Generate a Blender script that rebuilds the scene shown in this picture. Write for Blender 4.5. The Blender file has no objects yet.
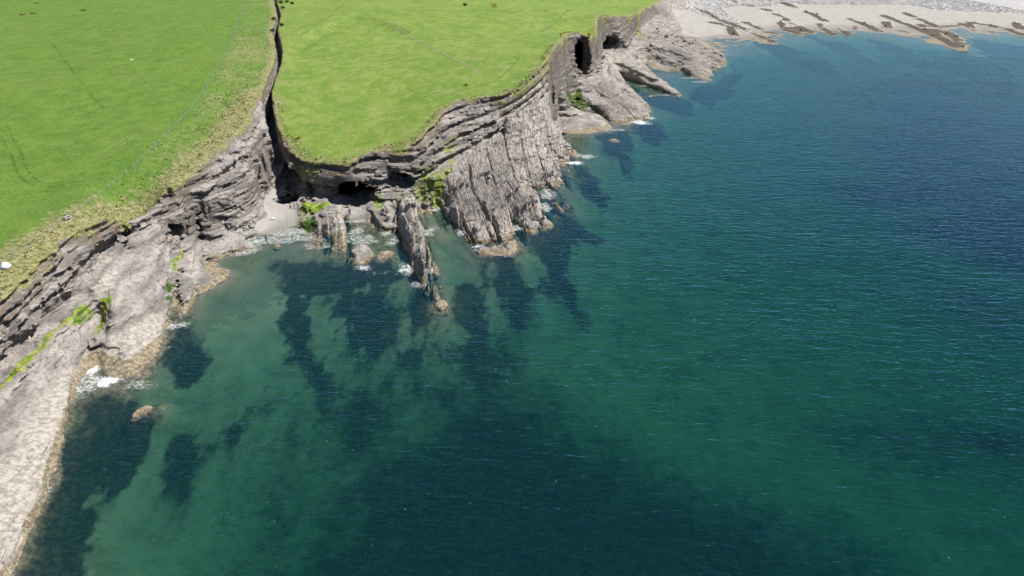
import bpy, math, random
import numpy as np
from mathutils import Vector

# ------------------------------------------------------------------ camera, sky, sun, exposure
sc = bpy.context.scene
C = sc.collection
CAM_H, PITCH, FPX = 65.0, math.radians(27.0), 705.0
cam_d = bpy.data.cameras.new('camera')
cam = bpy.data.objects.new('camera', cam_d); C.objects.link(cam)
cam.location = (0, 0, CAM_H)
cam.rotation_euler = (math.radians(90) - PITCH, 0, 0)
cam_d.sensor_width = 36.0
cam_d.lens = FPX / 1024 * 36.0
cam_d.clip_end = 12000
sc.camera = cam

SUN_EL, SUN_AZ = math.radians(60), math.radians(74)      # azimuth clockwise from +Y (the view direction)
world = bpy.data.worlds.new('World'); sc.world = world; world.use_nodes = True
wn = world.node_tree
bgn = wn.nodes['Background']
sky = wn.nodes.new('ShaderNodeTexSky'); sky.sky_type = 'NISHITA'; sky.sun_disc = False
sky.sun_elevation = SUN_EL; sky.sun_rotation = SUN_AZ
sky.air_density = 1.0; sky.dust_density = 0.15; sky.ozone_density = 1.0
wn.links.new(sky.outputs[0], bgn.inputs[0]); bgn.inputs[1].default_value = 0.054
sun_d = bpy.data.lights.new('sun', 'SUN'); sun_d.energy = 5.0; sun_d.angle = math.radians(0.53)
sun_d.color = (1.0, 0.95, 0.88)
sun = bpy.data.objects.new('sun', sun_d); C.objects.link(sun)
sdir = Vector((math.sin(SUN_AZ) * math.cos(SUN_EL), math.cos(SUN_AZ) * math.cos(SUN_EL), math.sin(SUN_EL)))
sun.rotation_euler = sdir.to_track_quat('Z', 'Y').to_euler()
sun.location = (150, 150, 300)
sc.view_settings.view_transform = 'Standard'; sc.view_settings.look = 'None'
sc.view_settings.gamma = 1; sc.view_settings.use_curve_mapping = False
sc.view_settings.exposure = 0.55
sc.cycles.max_bounces = 5; sc.cycles.diffuse_bounces = 2; sc.cycles.glossy_bounces = 2
sc.cycles.transparent_max_bounces = 12; sc.cycles.volume_bounces = 0
sc.cycles.use_adaptive_sampling = True; sc.cycles.adaptive_threshold = 0.03; sc.cycles.adaptive_min_samples = 16
sc.cycles.caustics_reflective = False; sc.cycles.caustics_refractive = False

# ------------------------------------------------------------------ numeric helpers
rng = np.random.default_rng(7); random.seed(7)
cp, sp = math.cos(PITCH), math.sin(PITCH)
def P(px, py, z=0.0):
    """pixel of the photograph -> place at height z"""
    u = 288 - py
    dx, dy, dz = px - 512, FPX * cp + u * sp, -FPX * sp + u * cp
    t = (CAM_H - z) / -dz
    return (dx * t, dy * t, z)
def W(pts, z=None):
    return np.array([P(p[0], p[1], p[2] if len(p) > 2 else z) for p in pts])

TAB = rng.random((64, 64, 64), dtype=np.float32) * 2 - 1
def vn(x, y, z, seed=0):
    x = np.asarray(x, np.float32) + 17.3 * seed; y = np.asarray(y, np.float32) + 5.1 * seed
    z = np.asarray(z, np.float32) + 9.7 * seed
    x, y, z = np.broadcast_arrays(x, y, z)
    xi = np.floor(x); yi = np.floor(y); zi = np.floor(z)
    fx = x - xi; fy = y - yi; fz = z - zi
    xi = xi.astype(np.int32) & 63; yi = yi.astype(np.int32) & 63; zi = zi.astype(np.int32) & 63
    fx = fx * fx * (3 - 2 * fx); fy = fy * fy * (3 - 2 * fy); fz = fz * fz * (3 - 2 * fz)
    x1 = (xi + 1) & 63; y1 = (yi + 1) & 63; z1 = (zi + 1) & 63
    a = TAB[xi, yi, zi] * (1 - fx) + TAB[x1, yi, zi] * fx
    b = TAB[xi, y1, zi] * (1 - fx) + TAB[x1, y1, zi] * fx
    c = TAB[xi, yi, z1] * (1 - fx) + TAB[x1, yi, z1] * fx
    d = TAB[xi, y1, z1] * (1 - fx) + TAB[x1, y1, z1] * fx
    return (a * (1 - fy) + b * fy) * (1 - fz) + (c * (1 - fy) + d * fy) * fz
def fbm(x, y, z, oct=3, seed=0):
    s = 0; a = 1.0; f = 1.0; t = 0
    for o in range(oct):
        s = s + a * vn(x * f, y * f, z * f, seed + o * 3); t += a; a *= .5; f *= 2.03
    return s / t
def hsh(i, j=0, k=0):
    i = np.asarray(i).astype(np.int64); j = np.asarray(j).astype(np.int64); k = np.asarray(k).astype(np.int64)
    n = (i * 73856093) ^ (j * 19349663) ^ (k * 83492791)
    n = (n ^ (n >> 13)) * 1274126177 & 0x7fffffff
    n = (n ^ (n >> 16)) & 0xffff
    return (n / 32767.5 - 1).astype(np.float32)
def sstep(a, b, x):
    t = np.clip((x - a) / (b - a), 0, 1); return t * t * (3 - 2 * t)
def seg_dist(x, y, pts, closed=False, ret=False):
    """distance in plan to a polyline; with ret also the position along it (0..n-1)"""
    x = np.asarray(x, np.float32); y = np.asarray(y, np.float32)
    best = np.full(x.shape, 1e9, np.float32); bs = np.zeros(x.shape, np.float32)
    n = len(pts)
    for i in range(n if closed else n - 1):
        a = pts[i]; b = pts[(i + 1) % n]
        ex, ey = b[0] - a[0], b[1] - a[1]
        L = ex * ex + ey * ey + 1e-9
        t = np.clip(((x - a[0]) * ex + (y - a[1]) * ey) / L, 0, 1)
        d = (x - a[0] - t * ex) ** 2 + (y - a[1] - t * ey) ** 2
        m = d < best
        best = np.where(m, d, best)
        if ret: bs = np.where(m, i + t, bs)
    best = np.sqrt(best)
    return (best, bs) if ret else best
def inside(x, y, pts):
    x = np.asarray(x); y = np.asarray(y)
    r = np.zeros(x.shape, bool); n = len(pts)
    for i in range(n):
        x0, y0 = pts[i][0], pts[i][1]; x1, y1 = pts[(i + 1) % n][0], pts[(i + 1) % n][1]
        if y0 == y1: continue
        c = ((y0 > y) != (y1 > y)) & (x < (x1 - x0) * (y - y0) / (y1 - y0) + x0)
        r ^= c
    return r
def sdist(x, y, pts):
    d = seg_dist(x, y, pts, True)
    return np.where(inside(x, y, pts), d, -d)

# ------------------------------------------------------------------ lines read off the photograph: (px, py, height)
EDGE_W = [(-200, 440, 13), (-60, 352, 13.2), (-25, 322, 13.3), (10, 294, 13.4), (22, 281, 13.5), (45, 260, 13.5), (62, 243, 13.5), (82, 230, 13.6),
          (100, 222, 13.7), (117, 215, 13.8), (135, 206, 14), (155, 194, 14.3), (175, 184, 14.8), (186, 176, 15.2), (200, 168, 15.8),
          (213, 156, 16.6), (226, 146, 17.2), (240, 131, 18), (252, 114, 18.6), (262, 97, 19)]
EDGE_F = [(274, 100, 18.6), (273, 120, 15.8), (281, 136, 13.8), (292, 151, 12.4), (303, 160, 11.9), (320, 162, 11.7),
          (350, 164, 11.8), (361, 155, 12.8), (380, 150, 13.6), (400, 149, 14.2), (418, 141, 15.4), (428, 129, 17),
          (446, 108, 19.5), (458, 101, 20.3), (482, 97, 21), (500, 94, 21.6), (522, 86, 22.6), (537, 72, 23.8),
          (548, 59, 25), (556, 46, 25.6), (567, 33, 26), (580, 31, 25.8), (591, 37, 22.9), (598, 34, 21.8), (598, 15, 26.5),
          (606, 12, 26), (616, 16, 23), (632, 15, 20), (645, 8, 17), (662, 0, 15), (690, -14, 12), (720, -30, 10), (760, -48, 8), (860, -58, 7), (1100, -60, 7)]
GRASS = np.vstack([W(EDGE_W), W(EDGE_F), [(1400, 900, 9), (1400, 2200, 9), (-1500, 2200, 9), (-1500, 30, 13), (-300, 20, 13)]])
WATER = [(-60, 700), (15, 576), (32, 532), (50, 500), (55, 478), (58, 460), (62, 440), (69, 412), (73, 392), (80, 374), (88, 360), (98, 357),
         (100, 372), (106, 386), (120, 390), (135, 381), (150, 367), (162, 352), (166, 340), (166, 328), (175, 322), (187, 314),
         (194, 302), (197, 280), (200, 262), (203, 244), (214, 242), (228, 240), (245, 241), (258, 237), (285, 229), (298, 224), (307, 230), (315, 236),
         (322, 246), (336, 254), (347, 256), (351, 242), (348, 229), (351, 221), (367, 219), (374, 222), (380, 232), (386, 236), (392, 230),
         (397, 232), (402, 246), (408, 258), (415, 274), (426, 290), (437, 303), (441, 296), (440, 272), (433, 256), (427, 240), (423, 215), (422, 204),
         (437, 205), (446, 216), (460, 229), (470, 242), (480, 249), (486, 244), (491, 238), (505, 247), (510, 240), (512, 229),
         (530, 227), (543, 221), (540, 205), (537, 189), (546, 186), (554, 196), (562, 202), (565, 190), (562, 176), (567, 163), (576, 157), (572, 146),
         (562, 136), (556, 118), (563, 114), (575, 111), (595, 110), (604, 115), (612, 125), (629, 130), (635, 121), (650, 117),
         (652, 110), (640, 97), (627, 84), (622, 78), (637, 82), (662, 92), (681, 97), (677, 90), (657, 75), (646, 65), (648, 58),
         (662, 59), (682, 71), (696, 78), (710, 82), (713, 72), (730, 63), (724, 52), (706, 42), (710, 38), (735, 37), (750, 39),
         (771, 44), (774, 40), (762, 30), (800, 30), (850, 30), (878, 30), (908, 35), (943, 46), (967, 52), (960, 44), (941, 31),
         (958, 28), (993, 31), (1024, 34), (1100, 38), (1250, 40)]
WATER = [(a, b, 0.0) for a, b in WATER]
FOOT_W = [(-150, 560, 5.0), (-40, 412, 5.3), (0, 375, 5.5), (32, 348, 5.6), (55, 323, 5.8), (85, 296, 6.4), (90, 285, 7.4), (102, 266, 7.9), (115, 251, 8.0), (130, 239, 7.8),
   (146, 229, 7.6), (160, 222, 7.4)]
CONS = [EDGE_W, EDGE_F, WATER,
  # pasture and fence line
  [(5, 266, 14.5), (57, 224, 14.9), (107, 186, 16), (154, 149, 17.8), (194, 107, 20), (207, 86, 21.5), (229, 47, 25), (244, 5, 29)],
  [(-300, 320, 14.5), (-100, 200, 16), (0, 130, 19), (100, 60, 24), (200, 20, 28)],
  [(-200, -20, 31), (0, -20, 31), (200, -20, 31), (300, -20, 31), (450, -20, 31), (590, -20, 31)],
  [(300, 120, 15.5), (340, 110, 16.5), (400, 105, 17)], [(290, 60, 21.5), (380, 55, 22.5), (470, 60, 23.5), (530, 50, 25.6)],
  [(300, 10, 28.5), (420, 10, 29), (560, 8, 29)],
  # west cliff: foot of the layered wall, then the dipping slabs below it
  FOOT_W,
  [(4, 382, 5.1), (38, 353, 5.3), (61, 327, 5.5), (84, 302, 5.8)],
  [(78, 340, 3.2), (70, 368, 2.0), (64, 400, 1.4), (50, 440, 1.5), (35, 490, 1.3), (10, 560, 1.0)],
  [(92, 300, 5.2), (100, 318, 3.0), (95, 340, 1.4), (91, 354, 0.2)],             # crevice
  [(112, 288, 6.6), (112, 310, 5), (108, 335, 3), (104, 352, 1.2)],
  [(150, 250, 7.2), (140, 290, 5), (130, 330, 2.6), (125, 365, .9)],
  [(176, 248, 5.8), (170, 275, 4.2), (163, 300, 2.8), (160, 330, 1.0)],
  [(185, 246, 3.2), (180, 268, 1.6), (174, 298, .4), (169, 322, -.4)],           # weedy gutter
  [(191, 246, 4.6), (194, 268, 3.0), (188, 300, 1.2), (180, 315, .3)],
  [(172, 232, 6.5), (182, 241, 5), (196, 236, 4)],
  # buttress beside the cove
  [(205, 239, 1.0), (225, 236, 1.1), (245, 234, 1.3), (256, 224, 2.2), (262, 205, 3.0), (262, 190, 4.0)],
  [(186, 205, 11), (200, 198, 11), (215, 190, 11), (235, 172, 13), (250, 150, 14.5), (262, 128, 16)],
  [(196, 222, 6.5), (225, 212, 6.8), (245, 195, 8), (256, 175, 10), (264, 150, 12.5)],
  # cove beach
  [(266, 186, 3.2), (276, 195, 2.6), (284, 207, 1.7), (280, 216, 1.1)], [(266, 205, 2.4), (268, 222, 1.0)], [(292, 205, 1.5), (297, 214, .7)],
  [(272, 170, 5), (279, 184, 3.4)],
  # central wall foot, mossy slab
  [(292, 190, 3.4), (303, 196, 3.0), (320, 199, 3.0), (336, 200, 3.0), (352, 205, 2.4), (366, 205, 2.4)],
  [(302, 204, 3.2), (318, 204, 3.8), (336, 202, 4.4)], [(301, 222, 1.0), (313, 222, 1.9), (330, 222, 2.6), (343, 220, 2.4)],
  [(298, 206, 1.6), (299, 220, .6)], [(318, 240, .8), (332, 247, .8), (345, 246, .9)], [(343, 206, 2.4), (347, 218, .8)],
  [(352, 211, 1.3), (364, 213, 1.1)],
  [(372, 196, 4.2), (390, 190, 5.2), (412, 188, 5.4)],
  [(374, 207, 3.6), (379, 218, 2.4), (384, 228, .8)], [(383, 203, 4.6), (388, 216, 3.2), (390, 224, 1.5)],
  [(391, 201, 3.2), (394, 213, 1.2), (396, 224, .1)],
  [(402, 196, 5.2), (409, 212, 4.4), (416, 232, 3.2), (422, 250, 2.0), (431, 272, 2.2), (437, 292, 1.6), (441, 306, .8)],
  [(416, 194, 5.0), (420, 203, 2.5)], [(398, 204, 4.6), (404, 222, 3.6), (411, 242, 2.6), (418, 262, 1.6), (424, 280, .9)], [(415, 206, 4.0), (422, 226, 3.0), (428, 246, 2.0), (436, 268, 1.2)],
  [(468, 214, 3.0), (476, 232, 2.0), (483, 249, 1.0)], [(494, 212, 3.4), (501, 232, 2.2), (509, 249, 1.0)], [(516, 206, 3.2), (530, 226, 1.2)], [(532, 196, 3.2), (546, 222, 1.1)], [(550, 174, 3.4), (564, 204, 1.0)],
  [(488, 224, .6), (493, 240, -.9)], [(511, 220, .6), (520, 234, -.9)], [(540, 190, .8), (550, 208, -1.0)], [(446, 206, 2.4), (462, 222, 1.6), (472, 240, .6)],
  # headland: foot of the upper rocks, then the ribbed platform
  [(414, 176, 8), (430, 168, 9), (446, 154, 10), (462, 140, 12), (482, 124, 15), (505, 112, 17.2), (524, 104, 18), (540, 92, 18.6), (549, 84, 18)],
  [(418, 188, 5.6), (432, 184, 6), (445, 172, 6.6), (462, 161, 7.6), (482, 150, 8.8), (500, 136, 10.6), (520, 120, 12.8), (540, 106, 14), (552, 94, 14), (562, 84, 12.6)],
  [(450, 196, 3.8), (475, 190, 4.6), (505, 178, 5.6), (530, 160, 6.4), (548, 140, 6.2)],
  [(462, 220, 1.6), (482, 222, 1.9), (505, 216, 2.2), (528, 210, 2.2)],
  [(548, 172, 3.4), (556, 188, 1.6)], [(552, 112, 5.5), (553, 130, 3.2), (566, 150, 1.8)],
  # far headland
  [(570, 79, 8.2), (582, 78, 7.8), (592, 75, 8.0), (598, 60, 10.2), (602, 50, 8.5), (615, 50, 7), (626, 51, 6), (632, 40, 7), (640, 28, 8), (655, 16, 8)],
  [(566, 92, 5.5), (578, 98, 1.8), (570, 108, .9), (588, 104, 1.2)],
  [(594, 86, 6), (606, 80, 6.2), (616, 92, 4.6), (628, 106, 3.2), (642, 114, 1.2)],
  [(600, 100, 3.4), (612, 116, 1.6)], [(612, 66, 5.2), (622, 74, 1.0)],
  [(604, 54, 7.6), (628, 66, 5.4), (650, 78, 3), (672, 92, 1.0)],
  [(640, 55, 3.0), (650, 60, .9)],
  [(650, 48, 4.2), (672, 46, 4.2), (694, 56, 3), (707, 74, 1.2)], [(696, 46, 2.6), (716, 58, 1.2)], [(660, 54, 3.6), (690, 70, 1.6)],
  [(666, 36, 3), (690, 34, 1.0)], [(668, 22, 4), (690, 8, 5), (730, 4, 4), (800, 2, 4.2), (900, 0, 5), (1024, 4, 5), (1200, 6, 5)],
  [(690, 22, 1.8), (740, 20, 1.6), (850, 18, 1.5), (950, 16, 2), (1030, 18, 2.2)],
  # sea floor
  [(930, 118, -7.5), (1000, 150, -9), (1040, 200, -9.5), (970, 232, -7.5)],
  [(230, 262, -.5), (270, 256, -.35), (300, 262, -.8), (330, 268, -1.2), (385, 262, -1.2), (404, 275, -1.3)],
  [(362, 236, -.4), (372, 232, -.3)],
  [(206, 330, -1.5), (250, 335, -1.7)], [(216, 300, -1.0), (260, 296, -1.0), (300, 300, -1.7), (400, 310, -2.6), (460, 275, -1.8), (440, 245, -.9)],
  [(100, 420, -1.3), (85, 470, -1.8), (70, 540, -2.2)], [(180, 380, -2.5), (200, 350, -2.2), (160, 470, -3.2), (130, 560, -3.6)],
  [(300, 400, -3.8), (450, 400, -4.2), (520, 320, -3.4), (570, 250, -2.6), (610, 190, -2.4), (660, 140, -2.4), (700, 110, -2.4), (760, 60, -1.6), (850, 48, -1.6), (1000, 60, -3)],
  [(200, 560, -5), (400, 500, -5.2), (600, 400, -5.2), (700, 250, -4.8), (800, 130, -4.4), (1000, 100, -4.8)],
  [(300, 640, -6.5), (600, 560, -6.2), (800, 400, -6.0), (900, 250, -6.2), (1100, 160, -7)],
  [(300, 900, -8), (900, 700, -8), (1200, 500, -8), (1400, 300, -9)],
]
CONS_W = [W(l) for l in CONS]

# ------------------------------------------------------------------ elevation model: membrane stretched between those lines
def solve(x0, x1, y0, y1, res, start=None, iters=120, border=None):
    nx = int(round((x1 - x0) / res)) + 1; ny = int(round((y1 - y0) / res)) + 1
    s = np.zeros((nx, ny)); n = np.zeros((nx, ny))
    for l in CONS_W:
        for a, b in zip(l[:-1], l[1:]):
            k = max(2, int(np.hypot(b[0] - a[0], b[1] - a[1]) / (res * .5)))
            t = np.linspace(0, 1, k)[:, None]; q = a + (b - a) * t
            i = np.rint((q[:, 0] - x0) / res).astype(int); j = np.rint((q[:, 1] - y0) / res).astype(int)
            m = (i >= 0) & (i < nx) & (j >= 0) & (j < ny)
            np.add.at(s, (i[m], j[m]), q[m, 2]); np.add.at(n, (i[m], j[m]), 1)
    fix = n > 0; val = np.where(fix, s / np.maximum(n, 1), 0)
    h = np.zeros((nx, ny)) + 2 if start is None else start((x0 + np.arange(nx) * res)[:, None], (y0 + np.arange(ny) * res)[None, :])
    for _ in range(iters):
        h = np.where(fix, val, h)
        p = np.pad(h, 1, mode='edge')
        h = h + .98 * ((p[:-2, 1:-1] + p[2:, 1:-1] + p[1:-1, :-2] + p[1:-1, 2:]) / 4 - h)
    h = np.where(fix, val, h)
    p = np.pad(h, 1, mode='edge')
    h = (p[:-2, 1:-1] + p[2:, 1:-1] + p[1:-1, :-2] + p[1:-1, 2:] + 4 * h) / 8
    return h
def sampler(g, x0, y0, res):
    nx, ny = g.shape
    def f(x, y):
        u = np.clip((np.asarray(x) - x0) / res, 0, nx - 1.001); v = np.clip((np.asarray(y) - y0) / res, 0, ny - 1.001)
        u, v = np.broadcast_arrays(u, v)
        i = u.astype(np.int32); j = v.astype(np.int32); u = u - i; v = v - j
        return (g[i, j] * (1 - u) + g[i + 1, j] * u) * (1 - v) + (g[i, j + 1] * (1 - u) + g[i + 1, j + 1] * u) * v
    return f
f = None
for r in (32, 16, 8, 4, 2, 1):
    g = solve(-320, 640, 32, 800, r, f, {32: 200, 16: 160, 8: 140, 4: 120, 2: 80, 1: 40}[r]); f = sampler(g, -320, 32, r)
DEM1 = f
g = solve(-120, 80, 40, 300, .5, DEM1, 30); DEM5 = sampler(g, -120, 40, .5)
def dem(x, y):
    x = np.asarray(x); y = np.asarray(y); x, y = np.broadcast_arrays(x, y)
    w = np.clip(np.minimum.reduce([x + 116, 76 - x, y - 44, 296 - y]) / 6, 0, 1)
    return DEM1(x, y) * (1 - w) + DEM5(x, y) * w

ISL = [  # px, py, half sizes in metres, turn, top height, label
 (362, 255, 2.3, 5.2, .1, 1.5, 'tan rock islet breaking the surf in front of the cove'), (385, 256, 2.3, 3.6, -.2, .45, 'dark weedy rock beside the tan islet'),
 (143, 410, 1.6, 3.4, -.5, .0, 'yellowish rock just breaking the surface near the left shore'), 
 (613, 140, 3.0, 4.0, .5, .0, 'pale rock awash right of the ribbed platform'), (557, 206, 1.0, 5, .35, .7, 'thin rock tip awash at the end of the ribbed platform'), (490, 230, 1.0, 4.4, .2, 1.5, 'slim tan rock splinter between the platform tips')]
ISLW = [(P(a, b, 0), rx, ry, tn, tp, l) for a, b, rx, ry, tn, tp, l in ISL]
def islet(x, y):
    o = np.full(np.broadcast(x, y).shape, -9.0)
    for (cx, cy, _), rx, ry, tn, tp, l in ISLW:
        m = (np.abs(x - cx) < 14) & (np.abs(y - cy) < 14)
        if not m.any(): continue
        X_, Y_ = np.broadcast_arrays(x, y); X_ = X_[m] - cx; Y_ = Y_[m] - cy
        c, s_ = math.cos(tn), math.sin(tn)
        d = np.sqrt(((X_ * c + Y_ * s_) / rx) ** 2 + ((Y_ * c - X_ * s_) / ry) ** 2) + .45 * fbm(X_ * .4 + cx, Y_ * .4 + cy, 0, 3, 33)
        o[m] = np.maximum(o[m], tp + .35 - 1.6 * np.maximum(d, 0) ** 1.5)
    return o

# masks on a 1 m lattice, read back smoothly
mx = np.arange(-320, 641, 1.0)[:, None]; my = np.arange(32, 801, 1.0)[None, :]
MX, MY = np.broadcast_arrays(mx, my)
_wa = 1.3 + np.clip((MY - 260) / 60, 0, 1)
_wb = np.clip((MY - 400) / 12, 0, 13)
MXW = MX + _wa * fbm(MX * .14, MY * .14, 0, 3, 70); MYW = MY + _wa * fbm(MX * .14, MY * .14, 0, 3, 75) + _wb * fbm(MX * .035, MY * .02, 0, 4, 77)
def lat(a): return sampler(np.asarray(a, np.float32), -320, 32, 1.0)
SDG = lat(sdist(MX, MY, GRASS))
GUL = W([(276, -14, 30), (275, 1, 29), (279, 15, 27.5), (275, 32, 25.5), (279, 50, 23.5), (277, 65, 22), (271, 82, 20.3), (267, 95, 19), (268, 107, 18),
         (271, 121, 16.6), (276, 134, 15), (279, 146, 13.5), (279, 160, 12)])
GHW = [.5, .7, .7, .9, .9, 1.0, 1.0, 1.2, 1.3, 1.2, 1.3, 1.6, 2.2]
GZF = [28, 25, 22, 19.5, 17, 14, 11, 8.5, 7, 6, 5, 4.0, 3.3]
gd, gs = seg_dist(MX, MY, GUL, ret=True)
GULD = lat(gd); GULS = lat(gs)
def blob(lines, r, z=None):
    d = np.full(MX.shape, 1e9, np.float32)
    for l in lines:
        q = W(l, z); d = np.minimum(d, seg_dist(MX, MY, q))
    return lat(sstep(r, r * .25, d))
def poly(polys, soft, z=None):
    d = np.full(MX.shape, -1e9, np.float32)
    for l in polys:
        d = np.maximum(d, sdist(MXW, MYW, W(l, z)))
    return lat(sstep(-soft, soft, d))
SAND = poly([[(264, 180, 3), (272, 184, 3), (280, 196, 2), (290, 202, 1.5), (299, 208, 1), (299, 226, 0), (280, 233, -.2), (254, 238, -.3), (258, 226, 1), (266, 214, 2), (263, 200, 3)],
             [(346, 203, 1.5), (370, 203, 1.5), (368, 222, 0), (349, 223, 0)],
             [(672, 16, 3), (700, 8, 4), (760, 4, 4), (1024, 6, 4), (1200, 8, 4), (1200, 50, -1), (1024, 40, -1), (800, 34, -1), (735, 40, -1), (704, 40, 0), (684, 36, 1)]], 1.0)
COBB = poly([[(674, 0, 6), (700, -10, 7), (800, -30, 7), (1200, -30, 7), (1200, 10, 4.5), (1024, 12, 4.2), (940, 9, 4.4), (900, 3, 4.6), (780, 4, 4.2), (720, 8, 4), (735, 20, 2), (752, 30, .8), (735, 30, 1), (715, 18, 2.6), (690, 12, 4)]], 2.0)
ALGAE_S = blob([[(p[0], p[1] + 7, p[2] - .3) for p in FOOT_W[1:6]]], 1.5)
ALGAE_P = poly([[(-4, 384, 6), (14, 366, 6.2), (38, 342, 6.5), (56, 318, 6.8), (72, 304, 7), (84, 293, 7.3), (86, 298, 7), (70, 312, 6.3), (52, 332, 6), (30, 357, 6), (0, 386, 5.6)],
              [(98, 296, 6), (112, 292, 6.6), (106, 310, 4.5), (98, 330, 2.5), (94, 344, 1), (90, 342, 1), (94, 318, 3.5)],
              [(182, 247, 3.6), (188, 249, 3.6), (184, 268, 2), (178, 285, 1), (175, 283, 1), (179, 264, 2)],
              [(300, 200, 3), (318, 201, 3.8), (336, 197, 4.4), (330, 204, 4), (318, 210, 3.2), (300, 212, 2)],
              [(298, 212, 2), (314, 213, 2.6), (316, 226, 1.4), (304, 228, .8), (297, 222, .8)],
              [(370, 195, 4), (384, 191, 4.8), (386, 200, 4.6), (376, 205, 4)], [(391, 200, 4), (396, 192, 5), (409, 191, 5.4), (402, 205, 4), (395, 212, 2)],
              [(412, 184, 6), (424, 177, 6.6), (438, 172, 7), (450, 164, 7), (462, 160, 7.2), (452, 172, 6.4), (442, 186, 5.4), (436, 196, 4.6), (432, 190, 5), (416, 190, 5.4)],
              [(440, 160, 8), (456, 150, 9), (460, 156, 8), (448, 166, 7)],
              [(517, 132, 8.6), (524, 128, 8.8), (525, 131, 8.6), (519, 135, 8.2)], [(636, 30, 7.6), (643, 32, 7), (646, 40, 5), (638, 40, 6)],
              [(564, 94, 5), (582, 96, 2), (590, 104, 1.4), (572, 108, 1)], [(743, 28, .6), (753, 28, .6), (752, 32, .3), (746, 32, .3)]], .8)
ALGAE_F = poly([[(182, 247, 3.6), (188, 249, 3.6), (184, 268, 2), (178, 285, 1), (175, 283, 1), (179, 264, 2)], [(300, 200, 3), (318, 201, 3.8), (336, 197, 4.4), (330, 204, 4), (318, 210, 3.2), (300, 212, 2)], [(98, 296, 6), (112, 292, 6.6), (106, 310, 4.5), (98, 330, 2.5), (94, 344, 1), (90, 342, 1), (94, 318, 3.5)], [(432, 188, 5), (446, 176, 6), (452, 170, 6.4), (444, 184, 5.4), (438, 196, 4.6)]], .7)
def ALGAE(x, y): return np.maximum(np.maximum(.66 * ALGAE_P(x, y), .9 * ALGAE_F(x, y)), .8 * ALGAE_S(x, y))
MOSS = poly([[(565, 94, 5), (582, 96, 2), (591, 105, 1.4), (570, 109, 1)], [(300, 222, 1), (316, 216, 2), (318, 232, .6), (308, 232, .4)],
             [(172, 286, 1.4), (180, 284, 1), (174, 310, .2), (169, 320, 0), (168, 300, 1)], [(90, 344, 1), (97, 340, 1.2), (94, 352, .4)]], .8)
PALE = poly([[(104, 330, 4), (160, 305, 3), (166, 340, .4), (140, 375, .6), (112, 372, .6), (100, 350, 1.4)],
             [(66, 360, 2), (78, 340, 3), (72, 400, .5), (55, 470, .4), (20, 560, .2), (-40, 660, 0), (-80, 640, 2), (0, 470, 3), (40, 400, 3)],
             [(318, 214, 3), (340, 202, 4), (348, 222, 2), (348, 250, .5), (320, 240, .5)],
             [(396, 206, 4), (412, 196, 5), (420, 225, 3), (430, 256, 1.4), (412, 256, 1)], [(186, 246, 4), (200, 244, 4), (196, 275, 3), (186, 275, 3)],
             [(600, 50, 8), (624, 60, 6), (682, 96, 0), (640, 80, 2), (610, 66, 5)],
             [(90, 285, 8), (105, 262, 9), (120, 262, 8), (108, 292, 6.6)]], 2.5)
FENCE = [(-60, 312, 14.3), (4, 267, 14.5), (57, 226, 14.9), (107, 188, 16), (154, 151, 17.7), (194, 108, 20), (207, 88, 21.4), (229, 48, 24.9), (244, 6, 28.9), (248, -20, 31)]
ROUGH = poly([FENCE + [(276, -20, 31), (275, 32, 25.5), (277, 65, 22), (267, 95, 19)] + EDGE_W[::-1][:-1]], 2.5)
BAY = poly([[(200, 246, -.5), (240, 244, -.5), (300, 240, -.5), (330, 262, -1), (300, 300, -2), (290, 360, -3), (215, 380, -3), (198, 320, -2)], [(424, 206, 0), (440, 208, 0), (470, 252, -1), (456, 270, -1.6), (438, 250, -1)]], 3.0)
SLAB = poly([[(-60, 690, 0), (-60, 470, 5), (6, 388, 5), (62, 329, 5.4), (86, 304, 5.8), (78, 345, 3), (88, 360, 0), (60, 450, 0), (18, 576, 0)], [(104, 300, 6), (116, 272, 7.4), (158, 232, 7), (174, 250, 5.4), (166, 325, .4), (150, 368, 0), (112, 392, 0), (100, 345, 1.4)], [(592, 92, 5.6), (604, 78, 6.4), (622, 90, 4.6), (652, 110, 0), (648, 118, 0), (626, 128, 0), (600, 104, 3)]], 1.5)
RIB2 = poly([[(594, 86, 6), (606, 76, 6.4), (640, 95, 2), (656, 112, -.5), (650, 122, -.8), (626, 134, -1), (604, 114, 0)], [(606, 56, 7), (626, 60, 6), (690, 98, -.8), (672, 100, -.8), (620, 76, 1)], [(640, 40, 5), (664, 24, 6), (690, 38, 1), (738, 64, -.8), (712, 88, -.9), (684, 76, -.5), (648, 54, 3)]], 3.0)
RIBS = poly([[(425, 190, 5.4), (450, 172, 6.2), (500, 140, 8), (540, 112, 9), (556, 118, 6), (572, 140, 2), (578, 160, 0), (566, 200, -.5), (545, 226, -.5), (500, 252, -.6), (470, 250, -.6), (435, 212, -.4)],
             [(394, 196, 5), (418, 192, 5), (430, 240, 0), (444, 300, -.5), (412, 285, -.5)], [(318, 214, 3), (340, 204, 4), (350, 256, -.3), (318, 245, -.3)]], 3.0)
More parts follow.
